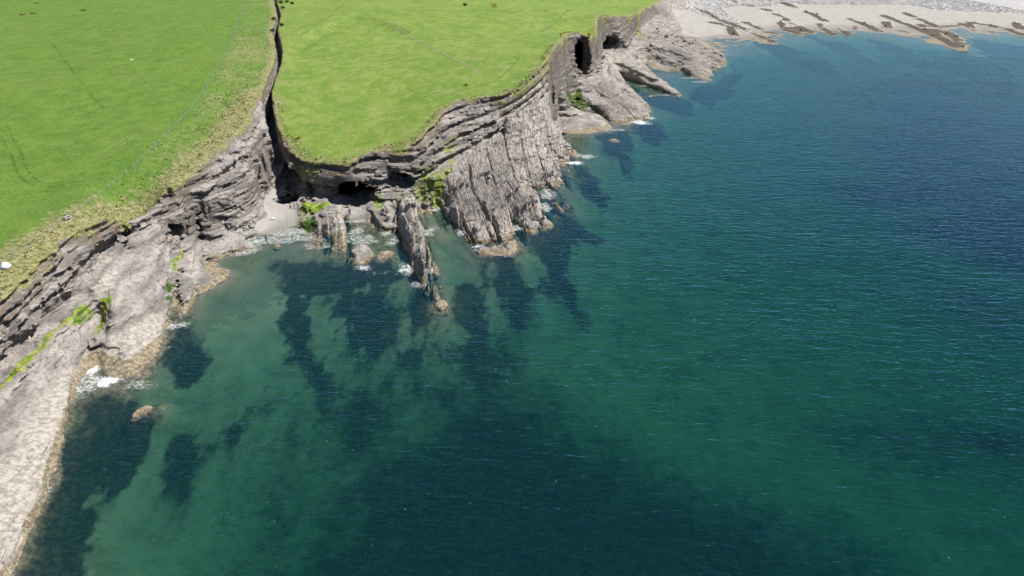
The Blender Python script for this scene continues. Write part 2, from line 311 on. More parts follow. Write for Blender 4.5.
KELP_P = [
 ([(78, 402), (118, 398), (150, 404), (163, 424), (152, 450), (124, 478), (102, 498), (96, 530), (112, 576), (118, 640), (-20, 640), (16, 574), (62, 478), (66, 430)], -2.0),
 ([(166, 332), (190, 328), (199, 350), (200, 374), (188, 386), (172, 380), (163, 358)], -2.2), ([(178, 438), (206, 430), (204, 500), (192, 532), (168, 526), (172, 478)], -3.5),
 ([(232, 440), (244, 425), (246, 470), (236, 480)], -4), ([(256, 500), (290, 495), (300, 560), (260, 590)], -5.2),
 ([(268, 258), (300, 262), (330, 268), (396, 264), (404, 280), (360, 290), (318, 300), (312, 330), (318, 360), (330, 400), (318, 404), (304, 366), (288, 350), (292, 310), (276, 276)], -1.8),
 ([(330, 300), (380, 292), (400, 310), (396, 350), (370, 360), (340, 340)], -2.8),
 ([(412, 282), (436, 300), (446, 306), (450, 332), (438, 362), (420, 352), (410, 320)], -2.2), ([(468, 290), (482, 292), (498, 330), (500, 352), (488, 368), (470, 356), (462, 336)], -2.8),
 ([(472, 246), (500, 254), (516, 262), (534, 318), (530, 332), (516, 326), (498, 292), (480, 270)], -2.2),
 ([(516, 232), (546, 226), (566, 206), (580, 222), (602, 232), (596, 240), (574, 234), (576, 266), (586, 318), (576, 310), (560, 288), (540, 276), (526, 252)], -2.0),
 ([(568, 176), (586, 168), (604, 186), (609, 210), (596, 202), (576, 194)], -2.0), ([(584, 122), (606, 124), (632, 138), (630, 174), (612, 160), (596, 142)], -1.6), ([(632, 132), (654, 120), (672, 132), (656, 142), (640, 140)], -1.6),
 ([(622, 86), (650, 96), (686, 100), (696, 112), (680, 116), (650, 106), (628, 98)], -1.4), ([(690, 88), (712, 86), (734, 64), (742, 74), (732, 96), (710, 108), (694, 100)], -1.6),
 ([(650, 62), (668, 66), (672, 76), (656, 72)], -.8), ([(748, 42), (780, 46), (830, 60), (846, 74), (820, 72), (776, 58)], -1.6), ([(800, 36), (850, 46), (880, 64), (850, 58)], -1.6),
 ([(860, 38), (900, 48), (940, 66), (920, 66), (880, 50)], -1.8), ([(930, 56), (1000, 64), (1030, 80), (980, 80), (940, 68)], -3), ([(960, 40), (1030, 50), (1030, 62), (980, 56)], -2),
 ([(840, 96), (900, 80), (1030, 84), (1100, 90), (1100, 270), (1010, 262), (950, 244), (910, 226), (940, 212), (880, 206), (836, 190), (880, 176), (870, 140), (900, 120)], -5.5),
 ([(852, 434), (900, 428), (1040, 426), (1100, 430), (1100, 462), (960, 456), (880, 446)], -6.2), ([(940, 292), (990, 290), (1010, 306), (960, 310)], -6),
 ([(330, 420), (345, 392), (392, 388), (404, 430), (440, 392), (462, 362), (500, 372), (528, 388), (560, 400), (598, 428), (640, 452), (716, 486), (790, 500), (840, 530), (890, 556), (940, 600), (1000, 700), (200, 700), (260, 590), (300, 560), (296, 500), (330, 480)], -5.4),
 ([(250, 405), (300, 372), (332, 384), (340, 480), (300, 576), (290, 660), (212, 660), (226, 520)], -4.41),
 ([(330, 300), (410, 300), (470, 350), (500, 400), (400, 420), (330, 400)], -3.01),
 ([(500, 330), (520, 336), (526, 370), (512, 376), (496, 362)], -3.8),
]
_kw = 3.5 * fbm(MX * .07, MY * .05, 0, 3, 40)
KELP = lat(np.maximum.reduce([(.52 if z in (-4.41, -3.01) else 1) * sstep(-1, 1, (sdist(MX + _kw, MY - _kw, W(p, z)) + np.minimum(1.5 - z, 4.5) * .9 * fbm(MX * .13, MY * .11, 0, 3, 44)) / (1.4 + (.55 * z * z if z < -3 else -z))) for p, z in KELP_P]))
RIDGE_P = [[(700, 12, 3), (730, 24, 1.5), (756, 34, .4), (774, 43, .2)], [(730, 2, 4), (770, 12, 2.4), (800, 28, .4), (812, 33, 0)], [(782, 3, 4), (810, 14, 2), (842, 30, .2), (850, 33, -.1)],
           [(850, 19, 1.6), (868, 26, .6), (880, 32, 0)], [(884, 16, 2), (912, 26, 1), (940, 38, .3), (966, 52, 0)], [(905, 14, 2), (930, 24, 1), (945, 31, .3), (964, 45, -.1)],
           [(965, 22, 1.4), (990, 26, .8), (1010, 31, .2)], [(940, 27, .8), (958, 25, 1)]]
for q_ in range(16):
    x_ = 712 + q_ * 20 + 9 * math.sin(q_ * 2.7); RIDGE_P.append([(x_, 25 + 2 * math.sin(q_ * 1.9), .7), (x_ + 10 + 6 * math.cos(q_ * 3.1), 29.5, .3), (x_ + 22 + 8 * math.sin(q_), 34.5 + 2 * math.cos(q_ * 2.3), -.3)])
REEF0 = blob(RIDGE_P, 5.2)
REEF = lat(np.clip(REEF0(MX, MY) * (.95 + 1.5 * fbm(MX * .10, MY * .07, 0, 3, 80)), 0, 1))
BANK = blob([[(286, 46, 24), (300, 36, 25.5), (322, 24, 27), (350, 16, 27.6), (385, 20, 27.3), (408, 28, 26.5)]], 8.0)
DITCH = blob([[(290, 52, 23.4), (306, 41, 24.8), (328, 30, 26), (352, 24, 26.4), (384, 27, 26.2), (406, 36, 25.4)]], 6.0)
HROCK = lat(sstep(.6, -1.2, SDG(MX, MY)))
_h = dem(MX, MY)
_gx, _gy = np.gradient(_h); _s = np.hypot(_gx, _gy)
for _ in range(3):
    _p = np.pad(_s, 1, mode='edge'); _s = (_p[:-2, 1:-1] + _p[2:, 1:-1] + _p[1:-1, :-2] + _p[1:-1, 2:] + _s) / 5
SLOPE = lat(_s)

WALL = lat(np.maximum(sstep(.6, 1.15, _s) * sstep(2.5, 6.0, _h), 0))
def height(x, y):
    """ground height without the rock layering"""
    h = dem(x, y); sg = SDG(x, y)
    land = sstep(-1, 4, sg)
    h = h + land * (.45 * fbm(x * .05, y * .05, 0, 3, 3) + .10 * fbm(x * .5, y * .5, 0, 2, 4) * sstep(22, 2, sg))
    h = h + BANK(x, y) * 1.1 * land - DITCH(x, y) * .5 * land
    drop = sstep(.5, -.35, h) * (1 - land) * (1 - SAND(x, y)) * (1 - COBB(x, y))
    h = h - .75 * drop * (y < 420)
    rib = RIBS(x, y) * sstep(-2.2, .2, h)
    # fractures run down the dip towards the sea
    u = x * .975 + y * .22; v = y * .975 - x * .22
    u = u + 2.2 * fbm(x * .05, y * .05, 1, 2, 8)
    ph = u * .17 + .55 * fbm(x * .035, y * .035, 4, 2, 11); kk = np.floor(ph); sw = ph - kk
    ph2 = u * .52 + .5 * fbm(x * .06, y * .06, 9, 2, 12); k2 = np.floor(ph2); sw2 = ph2 - k2
    brk = np.floor(v / 5.0 + .5 * vn(x * .2, y * .2, 6, 29) + hsh(kk, 7) * 2)                       # cross joints break each rib into lengths
    sea_ = sstep(9.5, 2.0, h)
    h = h + rib * (.35 + .65 * sea_) * ((sw - .55) * (2.9 + 1.4 * hsh(kk, 3)) + 1.1 * hsh(kk, 1) + .85 * hsh(kk, brk) + (sw2 - .5) * 1.0 + .3 * hsh(k2, 5) + .4 * hsh(k2, np.floor(v / 3.4 + 2 * hsh(k2, 6))) - 1.9 * sstep(.17, .03, sw) - .8 * sstep(.16, .0, sw2) - 2.0 * sstep(2.6, .4, h) * sstep(.42, .12, sw))
    rb2 = RIB2(x, y) * sstep(-1.5, .4, h)
    u2 = x * .93 + y * .37; p3 = u2 * .21 + .5 * fbm(x * .03, y * .03, 8, 2, 19); k3 = np.floor(p3); w3_ = p3 - k3
    h = h + rb2 * ((w3_ - .5) * 1.9 + .6 * hsh(k3, 2) + .4 * hsh(k3, np.floor(y / 9 + 2 * hsh(k3, 4))) - 1.0 * sstep(.2, .04, w3_))
    h = np.maximum(h, islet(x, y))
    under = sstep(.3, -2.0, h)
    h = h + under * (.5 * fbm(x * .12, y * .12, 2, 3, 14) + KELP(x, y) * (.25 + .5 * fbm(x * .6, y * .6, 3, 2, 15)))
    rf = REEF(x, y)
    h = h + rf * (.75 + .6 * fbm(x * .5, y * .5, 5, 2, 16))
    sand = np.maximum(SAND(x, y), COBB(x, y)) * (1 - rf)
    rk = (1 - sand) * (1 - land) * (1 - under)
    h = h + rk * (1 - .7 * SLAB(x, y)) * (.45 * fbm(x * .22, y * .22, 6, 3, 17))
    cb = COBB(x, y)
    return h + cb * .25 * fbm(x * .8, y * .8, 7, 2, 18)

# ------------------------------------------------------------------ rock volume: layered, jointed, hollowed by caves and the chasm
CAVES = [  # pixel, height, half width, half height, length, heading
 ((286, 186), 4.6, 5.0, 5.2, 20, (-.15, 1)), ((307, 191), 4.2, 2.6, 2.3, 10, (0, 1)), ((353, 191), 3.8, 6.4, 3.5, 18, (.1, 1)),
 ((396, 183), 7.0, 6.6, 2.5, 12, (.1, 1)), ((580, 58), 14.5, 5.4, 9.0, 20, (-.15, 1)), ((611, 43), 10.5, 7.5, 4.2, 12, (-.2, 1)),
 ((175, 232), 6.4, 2.6, 1.3, 5, (-.5, 1)), ((202, 230), 3.2, .9, 3.0, 5, (-.3, 1)), ((554, 76), 11.0, 2.0, 2.6, 6, (-.6, 1))]
CV = []
for (px, py), z, rx, rz, L, (hx, hy) in CAVES:
    a = P(px, py, z); n = math.hypot(hx, hy)
    CV.append((a[0] - hx / n * 3, a[1] - hy / n * 3, z, rx, rz, L + 3, hx / n, hy / n))

def between(A, B, t, x0, x1):
    A = np.array(A, float); B = np.array(B, float); q = []
    for px in np.linspace(x0, x1, 24):
        a = [np.interp(px, A[:, 0], A[:, k]) for k in (1, 2)]; b = [np.interp(px, B[:, 0], B[:, k]) for k in (1, 2)]
        a = np.array(P(px, *a)); b = np.array(P(px, *b)); q.append(a * (1 - t) + b * t)
    return np.array(q)
FOOT_F = [(414, 186, 5.4), (430, 182, 5.8), (445, 172, 6.6), (462, 161, 7.6), (482, 150, 8.8), (500, 136, 10.6), (520, 120, 12.8), (540, 106, 14), (552, 94, 14)]
UCUT = [(W(FOOT_W) + np.array([-.6, 0, .75]), 1.35)] + [(between(FOOT_W, EDGE_W, t, -50, 168), r_) for t, r_ in ((.2, .5), (.38, .5), (.55, .55), (.72, .48), (.9, .6))] + [
        (between(FOOT_F, EDGE_F, t, 416, 548), r_) for t, r_ in ((.15, .6), (.4, .5), (.62, .5), (.88, .5))] + [
        (W([(292, 156, 11.2), (304, 165, 10.8), (322, 167, 10.6), (350, 169, 10.6), (364, 160, 11.6), (384, 155, 12.2), (404, 154, 12.6)]), .5),
 (W([(160, 222, 8.2), (172, 226, 7.6), (184, 236, 6)]), .9),
        (W([(175, 188, 13.2), (186, 182, 13), (200, 182, 12.6)]), .8),
        (W([(186, 232, 5.4), (194, 212, 9.4), (210, 194, 11), (226, 176, 12.6), (242, 160, 14)]), .8),
        (W([(292, 188, 4.4), (304, 192, 4.2), (322, 195, 4.2), (338, 196, 4.2)]), 1.3), (W([(374, 186, 6.6), (390, 183, 7.2), (414, 182, 7.4)]), 1.2),
        (W([(420, 180, 7.4), (436, 170, 8.4), (450, 160, 9)]), .8), (W([(468, 136, 13), (500, 114, 17), (524, 100, 19)]), .7),
        (W([(600, 46, 10), (612, 46, 9.4), (626, 46, 8)]), 2.2)]
def density(X, Y, Z, h, sl, rk):
    """X,Y (n,1) columns, Z (1,m); positive inside"""
    warp = .9 * vn(X * .05, Y * .05, 0, 21) + .35 * vn(X * .2, Y * .2, 3, 22)
    w = Z - .045 * Y + .06 * X + warp
    thick = .62
    b = np.floor(w / thick + .45 * vn(w * .5, 0 * w, 0, 23)).astype(np.int32)
    ja = np.floor((X * .8 + Y * .6) / 2.6 + .8 * vn(X * .2, Y * .2, 0, 24) + hsh(b, 5) * .9)
    jb = np.floor((X * -.6 + Y * .8) / 3.4 + .8 * vn(X * .2, Y * .2, 7, 25) + hsh(b, 9) * .9)
    b2 = np.floor(w / 1.7 + .5 * vn(w * .3, 0 * w, 5, 28)).astype(np.int32)
    off = .42 * hsh(b, 1) + .36 * hsh(b, ja, jb) + .55 * hsh(b2, 3)
    A = rk * np.clip(sl * 1.6, .07 + .38 * (Y > 290), 2.4) * (1 - .75 * RIBS(X, Y)) * (1 - .6 * SLAB(X, Y))
    n3 = vn(X * .9, Y * .9, Z * 1.1, 26) * .45 + vn(X * 2.1, Y * 2.1, Z * 2.3, 27) * .25
    d = h + A * off + rk * (.10 + .32 * np.clip(sl, 0, 1.2)) * n3 - Z
    for (ax, ay, az, rx, rz, L, hx, hy) in CV:
        t = np.clip(((X - ax) * hx + (Y - ay) * hy), 0, L)
        near = (np.abs(X - ax) < L + 12) & (np.abs(Y - ay) < L + 12)
        if not near.any(): continue
        k = near[:, 0]
        taper = 1 - .55 * t[k] / L
        dx = X[k] - ax - t[k] * hx; dy = Y[k] - ay - t[k] * hy
        dd = np.sqrt((dx * dx + dy * dy) / (rx * taper) ** 2 + ((Z - az) / (rz * taper)) ** 2 + 1e-6)
        d[k] = np.minimum(d[k], (dd - 1) * min(rx, rz) + 1.1 * n3[k] + 1.0 * off[k] + .9 * vn(X[k] * .3, Y[k] * .3, Z * .35, 30))
    for pl, rad in UCUT:
        k = seg_dist(X[:, 0], Y[:, 0], pl) < 3.6
        if not k.any(): continue
        dist, s = seg_dist(X[k, 0], Y[k, 0], pl, ret=True)
        zc = np.interp(s, np.arange(len(pl)), pl[:, 2])[:, None]
        dd = np.sqrt(dist[:, None] ** 2 * .35 + (Z - zc) ** 2)
        d[k] = np.minimum(d[k], dd - rad * (1 + .3 * vn(X[k] * .25, Y[k] * .25, 0, 31)) + .4 * n3[k] + .3 * off[k])
    gdist = GULD(X, Y)
    k = (gdist < 9)[:, 0]
    if k.any():
        s = GULS(X[k], Y[k]); ii = np.arange(len(GHW))
        hw = np.interp(s, ii, GHW); zf = np.interp(s, ii, GZF)
        slot = np.maximum(gdist[k] - hw * (1 + .12 * np.clip((Z - zf) / 8, -1, 1.2)) + .5 * n3[k] + .5 * off[k] * np.minimum(hw / 2, 1), (zf - Z) * .8)
        d[k] = np.minimum(d[k], slot)
    return d

EDG = [((0,0,0),(1,0,0)),((0,1,0),(1,1,0)),((0,0,1),(1,0,1)),((0,1,1),(1,1,1)),((0,0,0),(0,1,0)),((1,0,0),(1,1,0)),
       ((0,0,1),(0,1,1)),((1,0,1),(1,1,1)),((0,0,0),(0,0,1)),((1,0,0),(1,0,1)),((0,1,0),(0,1,1)),((1,1,0),(1,1,1))]
def surface_net(D):
    """naive surface nets on a grid of signed values -> vertices in cell units, cell index triples, quads"""
    S = D > 0; nx, ny, nz = D.shape
    cnt = np.zeros((nx - 1, ny - 1, nz - 1), np.int8)
    for i in (0, 1):
        for j in (0, 1):
            for k in (0, 1): cnt += S[i:nx - 1 + i, j:ny - 1 + j, k:nz - 1 + k]
    ci, cj, ck = np.nonzero((cnt > 0) & (cnt < 8))
    acc = np.zeros((len(ci), 3)); num = np.zeros(len(ci))
    for a, b in EDG:
        da = D[ci + a[0], cj + a[1], ck + a[2]]; db = D[ci + b[0], cj + b[1], ck + b[2]]
        m = (da > 0) != (db > 0)
        t = np.where(m, da / np.where(m, da - db, 1), 0)
        for q in range(3): acc[:, q] += np.where(m, a[q] + t * (b[q] - a[q]), 0)
        num += m
    v = acc / num[:, None] + np.stack([ci, cj, ck], 1)
    idx = np.full(cnt.shape, -1, np.int32); idx[ci, cj, ck] = np.arange(len(ci))
    quads = []
    for ax in range(3):
        sl0 = [slice(None)] * 3; sl1 = [slice(None)] * 3
        sl0[ax] = slice(0, -1); sl1[ax] = slice(1, None)
        A = S[tuple(sl0)]; B = S[tuple(sl1)]
        i, j, k = np.nonzero(A != B); q = np.stack([i, j, k], 1)
        o1, o2 = (ax + 1) % 3, (ax + 2) % 3
        ok = (q[:, o1] > 0) & (q[:, o2] > 0) & (q[:, o1] < D.shape[o1] - 1) & (q[:, o2] < D.shape[o2] - 1)
        q = q[ok]; out = A[q[:, 0], q[:, 1], q[:, 2]]
        def cell(d1, d2):
            c = q.copy(); c[:, o1] -= d1; c[:, o2] -= d2; return idx[c[:, 0], c[:, 1], c[:, 2]]
        f4 = np.stack([cell(1, 1), cell(0, 1), cell(0, 0), cell(1, 0)], 1)
        quads.append(np.where(out[:, None], f4, f4[:, ::-1]))
    return v, np.stack([ci, cj, ck], 1), np.vstack(quads)

def cover(x, y, grow=0.0):
    """where the rock volume (not the plain height sheet) forms the ground"""
    h = np.maximum(dem(x, y), islet(x, y))
    return ((SDG(x, y) < 4 + grow) | (GULD(x, y) < 6 + grow)) & (h > -1.3 - .2 * grow) & (x > -150 - grow) & (x < 130 + grow) & (y > 45 - grow) & (y < 470 + grow)

def voxels(x0, x1, y0, y1, vs):
    T = 16.0; n = int(round(T / vs)); vs = T / n
    zb = -3.0; NZ = int(40 / vs) + 4
    V = []; K = []; Q = []; base = 0
    for tx in np.arange(x0, x1, T):
        for ty in np.arange(y0, y1, T):
            gx = np.linspace(tx, tx + T, 9)[:, None]; gy = np.linspace(ty, ty + T, 9)[None, :]
            if not cover(gx, gy, .6).any(): continue
            xs = tx + (np.arange(n + 2)) * vs; ys = ty + np.arange(n + 2) * vs
            X, Y = np.meshgrid(xs, ys, indexing='ij'); X = X.reshape(-1, 1); Y = Y.reshape(-1, 1)
            h = height(X, Y); sl = SLOPE(X, Y); rk = HROCK(X, Y) * (1 - SAND(X, Y) * .95) * sstep(-1.6, -.4, h) 
            lo, hi = h.min() - 1.9, h.max() + 1.9
            gmin = GULD(X, Y).min()
            if gmin < 9: lo = min(lo, 1.5 if gmin < 9 and ty < 200 else np.interp(GULS(X, Y).min(), np.arange(len(GZF)), GZF) * 0 + min(lo, np.interp(GULS(X, Y).max(), np.arange(len(GZF)), GZF) - 2))
            for c in CV:
                if abs(tx + 8 - c[0]) < c[5] + 14 and abs(ty + 8 - c[1]) < c[5] + 14: lo = min(lo, c[2] - c[4] - 1.5)
            k0 = int(math.floor((lo - zb) / vs)); k1 = int(math.ceil((hi - zb) / vs)) + 1
            Z = (zb + np.arange(k0, k1) * vs)[None, :]
            D = density(X.astype(np.float32), Y.astype(np.float32), Z.astype(np.float32), h.astype(np.float32), sl, rk)
            D = D.reshape(n + 2, n + 2, -1); D[:, :, 0] = np.maximum(D[:, :, 0], .01)
            v, c, q = surface_net(D)
            if len(v) == 0: continue
            v = v * vs + np.array([tx, ty, zb + k0 * vs])
            c = c + np.array([int(round((tx - x0) / vs)), int(round((ty - y0) / vs)), k0 + 50])
            V.append(v); K.append((c[:, 0].astype(np.int64) * 20000 + c[:, 1]) * 2000 + c[:, 2]); Q.append(q + base); base += len(v)
    V = np.vstack(V); K = np.concatenate(K); Q = np.vstack(Q)
    _, first, inv = np.unique(K, return_index=True, return_inverse=True)
    V = V[first]; Q = inv.reshape(-1)[Q]
    Q = np.unique(Q, axis=0) if False else Q
    # tiles share one column of quads: keep one of each
    key = np.sort(Q, 1); _, fi = np.unique(key, axis=0, return_index=True); Q = Q[fi]
    cen = V[Q].mean(1)
    Q = Q[cover(cen[:, 0], cen[:, 1], .3)]
    return V, Q

# ------------------------------------------------------------------ mesh plumbing
def link(name, me, mats=(), parent=None):
    o = bpy.data.objects.new(name, me); C.objects.link(o)
    for m in mats:
        if m.name not in [k.name for k in me.materials if k]: me.materials.append(m)
    if parent: o.parent = parent
    return o
def mesh_np(name, V, Q, smooth=False):
    me = bpy.data.meshes.new(name)
    V = np.asarray(V, np.float32); Q = np.asarray(Q, np.int32); k = Q.shape[1]
    me.vertices.add(len(V)); me.vertices.foreach_set('co', V.ravel())
    me.loops.add(Q.size); me.loops.foreach_set('vertex_index', Q.ravel())
    me.polygons.add(len(Q)); me.polygons.foreach_set('loop_start', np.arange(len(Q), dtype=np.int32) * k)
    me.polygons.foreach_set('loop_total', np.full(len(Q), k, np.int32))
    me.polygons.foreach_set('use_smooth', np.full(len(Q), smooth))
    me.update(calc_edges=True)
    return me
def compact(V, Q):
    u, inv = np.unique(Q, return_inverse=True); return V[u], inv.reshape(Q.shape), u
def attr(me, name, cols):
    a = me.attributes.new(name, 'FLOAT_COLOR', 'POINT')
    a.data.foreach_set('color', np.asarray(cols, np.float32).ravel())
def tag(o, label=None, cat=None, group=None, kind=None):
    if label: o['label'] = label
    if cat: o['category'] = cat
    if group: o['group'] = group
    if kind: o['kind'] = kind
    return o
def empty(name, loc=(0, 0, 0)):
    o = bpy.data.objects.new(name, None); C.objects.link(o); o.location = loc; o.empty_display_size = .2
    return o

# ------------------------------------------------------------------ materials
class NT:
    def __init__(s, name):
        s.m = bpy.data.materials.new(name); s.m.use_nodes = True; s.t = s.m.node_tree; s.t.nodes.clear()
        s.out = s.n('ShaderNodeOutputMaterial')
    def n(s, t, **kw):
        x = s.t.nodes.new(t)
        for k, v in kw.items(): setattr(x, k, v)
        return x
    def l(s, a, b): s.t.links.new(a, b)
    def val(s, sock, v):
        if hasattr(v, 'is_output') or isinstance(v, bpy.types.NodeSocket): s.l(v, sock)
        else: sock.default_value = v
    def math(s, op, a, b=0.0, clamp=False):
        x = s.n('ShaderNodeMath', operation=op, use_clamp=clamp); s.val(x.inputs[0], a); s.val(x.inputs[1], b); return x.outputs[0]
    def mix(s, f, a, b, bt='MIX'):
        x = s.n('ShaderNodeMix', data_type='RGBA', blend_type=bt)
        s.val(x.inputs[0], f)
        for k, v in ((6, a), (7, b)):
            if isinstance(v, tuple): v = v + (1,) if len(v) == 3 else v
            s.val(x.inputs[k], v)
        return x.outputs[2]
    def noise(s, vec, scale, detail=4, rough=.55, dist=0.0):
        x = s.n('ShaderNodeTexNoise'); s.l(vec, x.inputs['Vector']); x.inputs['Scale'].default_value = scale
        x.inputs['Detail'].default_value = detail; x.inputs['Roughness'].default_value = rough; x.inputs['Distortion'].default_value = dist
        return x.outputs[0]
    def ramp(s, f, a, b, smooth=True):
        x = s.n('ShaderNodeMapRange', interpolation_type='SMOOTHSTEP' if smooth else 'LINEAR'); s.l(f, x.inputs[0])
        x.inputs[1].default_value = a; x.inputs[2].default_value = b; return x.outputs[0]
    def mapping(s, vec, scale=(1, 1, 1), rot=(0, 0, 0)):
        x = s.n('ShaderNodeMapping'); s.l(vec, x.inputs[0]); x.inputs['Scale'].default_value = scale; x.inputs['Rotation'].default_value = rot
        return x.outputs[0]
    def sep(s, name):
        a = s.n('ShaderNodeAttribute', attribute_name=name); x = s.n('ShaderNodeSeparateColor'); s.l(a.outputs['Color'], x.inputs[0])
        return x.outputs[0], x.outputs[1], x.outputs[2], a.outputs['Alpha']
    def bump(s, hgt, strength, dist, prev=None):
        x = s.n('ShaderNodeBump'); s.val(x.inputs['Height'], hgt); x.inputs['Strength'].default_value = strength; x.inputs['Distance'].default_value = dist
        if prev is not None: s.l(prev, x.inputs['Normal'])
        return x.outputs[0]
    def bsdf(s, col, rough=.9, normal=None, spec=.3):
        b = s.n('ShaderNodeBsdfPrincipled'); s.val(b.inputs['Base Color'], col if not isinstance(col, tuple) else col + (1,)) ; s.val(b.inputs['Roughness'], rough)
        b.inputs['Specular IOR Level'].default_value = spec
        if normal is not None: s.l(normal, b.inputs['Normal'])
        s.l(b.outputs[0], s.out.inputs[0]); return b

def simple(name, col, rough=.8, var=.25, scale=6.0, bump=.0):
    k = NT(name); pos = k.n('ShaderNodeTexCoord').outputs['Object']
    n = k.noise(pos, scale, 4)
    c = k.mix(n, tuple(v * (1 - var) for v in col), tuple(min(1, v * (1 + var)) for v in col))
    k.bsdf(c, rough, k.bump(n, .5, bump) if bump else None); return k.m

def ground_material():
    """one ground: turf, rough dry grass, bare rock, weed, sand and shingle, told apart by what grows or lies there"""
    k = NT('coastal_ground'); geo = k.n('ShaderNodeNewGeometry'); pos = geo.outputs['Position']
    turf, dry, sand, algae = k.sep('cover1'); barn, pale, kelp, moss = k.sep('cover2'); reef, cobb, fort, soil = k.sep('cover3')
    n1 = k.noise(pos, .035, 4); n2 = k.noise(pos, .22, 5); n3 = k.noise(pos, 1.3, 4, .65); n4 = k.noise(pos, 5.0, 3, .7)
    n5 = k.noise(pos, .6, 4, .6)
    # --- turf
    g = k.mix(k.ramp(n2, .3, .7), (.062, .152, .012), (.108, .218, .020))
    g = k.mix(k.math('MULTIPLY', k.ramp(n1, .45, .7), .55), g, (.140, .205, .034))
    gf = k.mix(k.ramp(n2, .3, .72), (.105, .195, .017), (.160, .250, .034))
    gf = k.mix(k.math('MULTIPLY', k.ramp(n5, .5, .72), .55), gf, (.235, .240, .085))
    gf = k.mix(k.math('MULTIPLY', k.ramp(n1, .56, .40), .6), gf, (.085, .185, .016))
    nb = k.noise(k.mapping(pos, (.22, .14, .1), (0, 0, .3)), 1.0, 6, .7)
    g = k.mix(k.math('MULTIPLY', k.ramp(nb, .50, .66), .5), g, (.165, .225, .045))
    g = k.mix(k.math('MULTIPLY', k.ramp(nb, .46, .34), .45), g, (.050, .110, .012))
    gf = k.mix(k.math('MULTIPLY', k.ramp(nb, .48, .66), .6), gf, (.26, .27, .10))
    gf = k.mix(k.math('MULTIPLY', k.ramp(nb, .45, .33), .4), gf, (.085, .155, .020))
    gf = k.mix(k.math('MULTIPLY', k.math('MULTIPLY', k.ramp(n3, .5, .66), k.ramp(n2, .40, .62)), .6), gf, (.31, .29, .13))
    gf = k.mix(k.math('MULTIPLY', k.ramp(n5, .36, .62), .5), gf, k.mix(1.0, gf, (1.35, 1.25, 1.3), 'MULTIPLY'))
    g = k.mix(k.math('MULTIPLY', k.ramp(n5, .62, .38), .4), g, k.mix(1.0, g, (.66, .74, .6), 'MULTIPLY'))
    g = k.mix(fort, g, gf)
    g = k.mix(k.math('MULTIPLY', k.ramp(n3, .38, .62), .55), g, k.mix(.6, g, (.20, .26, .07)))
    g = k.mix(k.math('MULTIPLY', k.ramp(n4, .62, .40), .22), g, (.035, .085, .008))
    # --- rough dry grass along the edge
    dm = k.math('ADD', dry, k.math('MULTIPLY', k.math('SUBTRACT', n5, .5), 1.5))
    dg = k.mix(k.ramp(n3, .36, .64), (.125, .155, .035), (.36, .32, .17))
    dg = k.mix(k.math('MULTIPLY', k.ramp(n4, .58, .36), .6), dg, (.075, .070, .028))
    g = k.mix(k.ramp(dm, .28, .75), g, dg)
    sm = k.math('ADD', soil, k.math('MULTIPLY', k.math('SUBTRACT', n3, .5), 1.3))
    g = k.mix(k.ramp(sm, .55, .8), g, (.15, .115, .085))
    # --- rock
    zs = k.n('ShaderNodeSeparateXYZ'); k.l(pos, zs.inputs[0]); z = zs.outputs[2]
    bed = k.noise(k.mapping(pos, (.12, .12, .9), (.05, .045, 0)), 1.0, 5, .6)
    r = k.mix(k.ramp(bed, .34, .66), (.160, .147, .138), (.370, .340, .312))
    r = k.mix(k.math('MULTIPLY', k.ramp(n5, .45, .75), .55), r, (.33, .285, .245))
    r = k.mix(k.math('MULTIPLY', k.ramp(n3, .52, .36), .45), r, (.085, .080, .082))
    r = k.mix(k.math('MULTIPLY', k.ramp(n4, .57, .72), .5), r, (.44, .40, .36))
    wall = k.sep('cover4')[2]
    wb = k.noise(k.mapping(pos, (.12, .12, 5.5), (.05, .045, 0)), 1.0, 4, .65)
    wc = k.mix(k.ramp(wb, .38, .62), (.060, .054, .052), (.255, .225, .205))  # darker thin-bedded wall rock, with part of the wall's shade put into its colour
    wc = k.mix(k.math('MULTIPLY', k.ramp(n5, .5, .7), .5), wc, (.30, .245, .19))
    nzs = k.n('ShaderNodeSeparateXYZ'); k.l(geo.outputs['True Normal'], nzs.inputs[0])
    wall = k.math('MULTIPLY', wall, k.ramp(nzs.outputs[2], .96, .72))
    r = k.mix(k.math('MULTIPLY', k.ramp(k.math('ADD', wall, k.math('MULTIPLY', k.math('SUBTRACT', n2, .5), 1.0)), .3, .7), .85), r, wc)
    pm = k.math('ADD', pale, k.math('MULTIPLY', k.math('SUBTRACT', n2, .5), 1.2))
    pr = k.mix(k.ramp(n3, .38, .62), (.275, .25, .22), (.455, .42, .37))
    crk = k.n('ShaderNodeTexVoronoi', feature='DISTANCE_TO_EDGE'); k.l(k.mapping(pos, (1, .45, 1), (0, 0, .5)), crk.inputs['Vector']); crk.inputs['Scale'].default_value = .55
    crack = k.math('MULTIPLY', k.ramp(crk.outputs[0], .055, .0), k.ramp(n5, .42, .6))
    ribm = k.sep('cover4')[0]
    rc = k.noise(k.mapping(pos, (.95, .08, .3), (0, 0, -.22)), 1.0, 3, .6, .5)
    r = k.mix(k.math('MULTIPLY', ribm, .65), r, k.mix(k.ramp(n3, .35, .65), (.30, .27, .25), (.47, .43, .395)))
    rcr = k.math('MULTIPLY', k.ramp(k.math('ABSOLUTE', k.math('SUBTRACT', rc, .5)), .035, .0), ribm)
    r = k.mix(k.ramp(pm, .35, .8), r, pr)
    r = k.mix(k.math('MULTIPLY', k.math('MULTIPLY', k.ramp(rc, .45, .7), ribm), .3), r, (.46, .41, .36))
    r = k.mix(k.math('MULTIPLY', rcr, .6), r, (.045, .04, .036))
    r = k.mix(k.math('MULTIPLY', crack, .32), r, (.05, .045, .04))
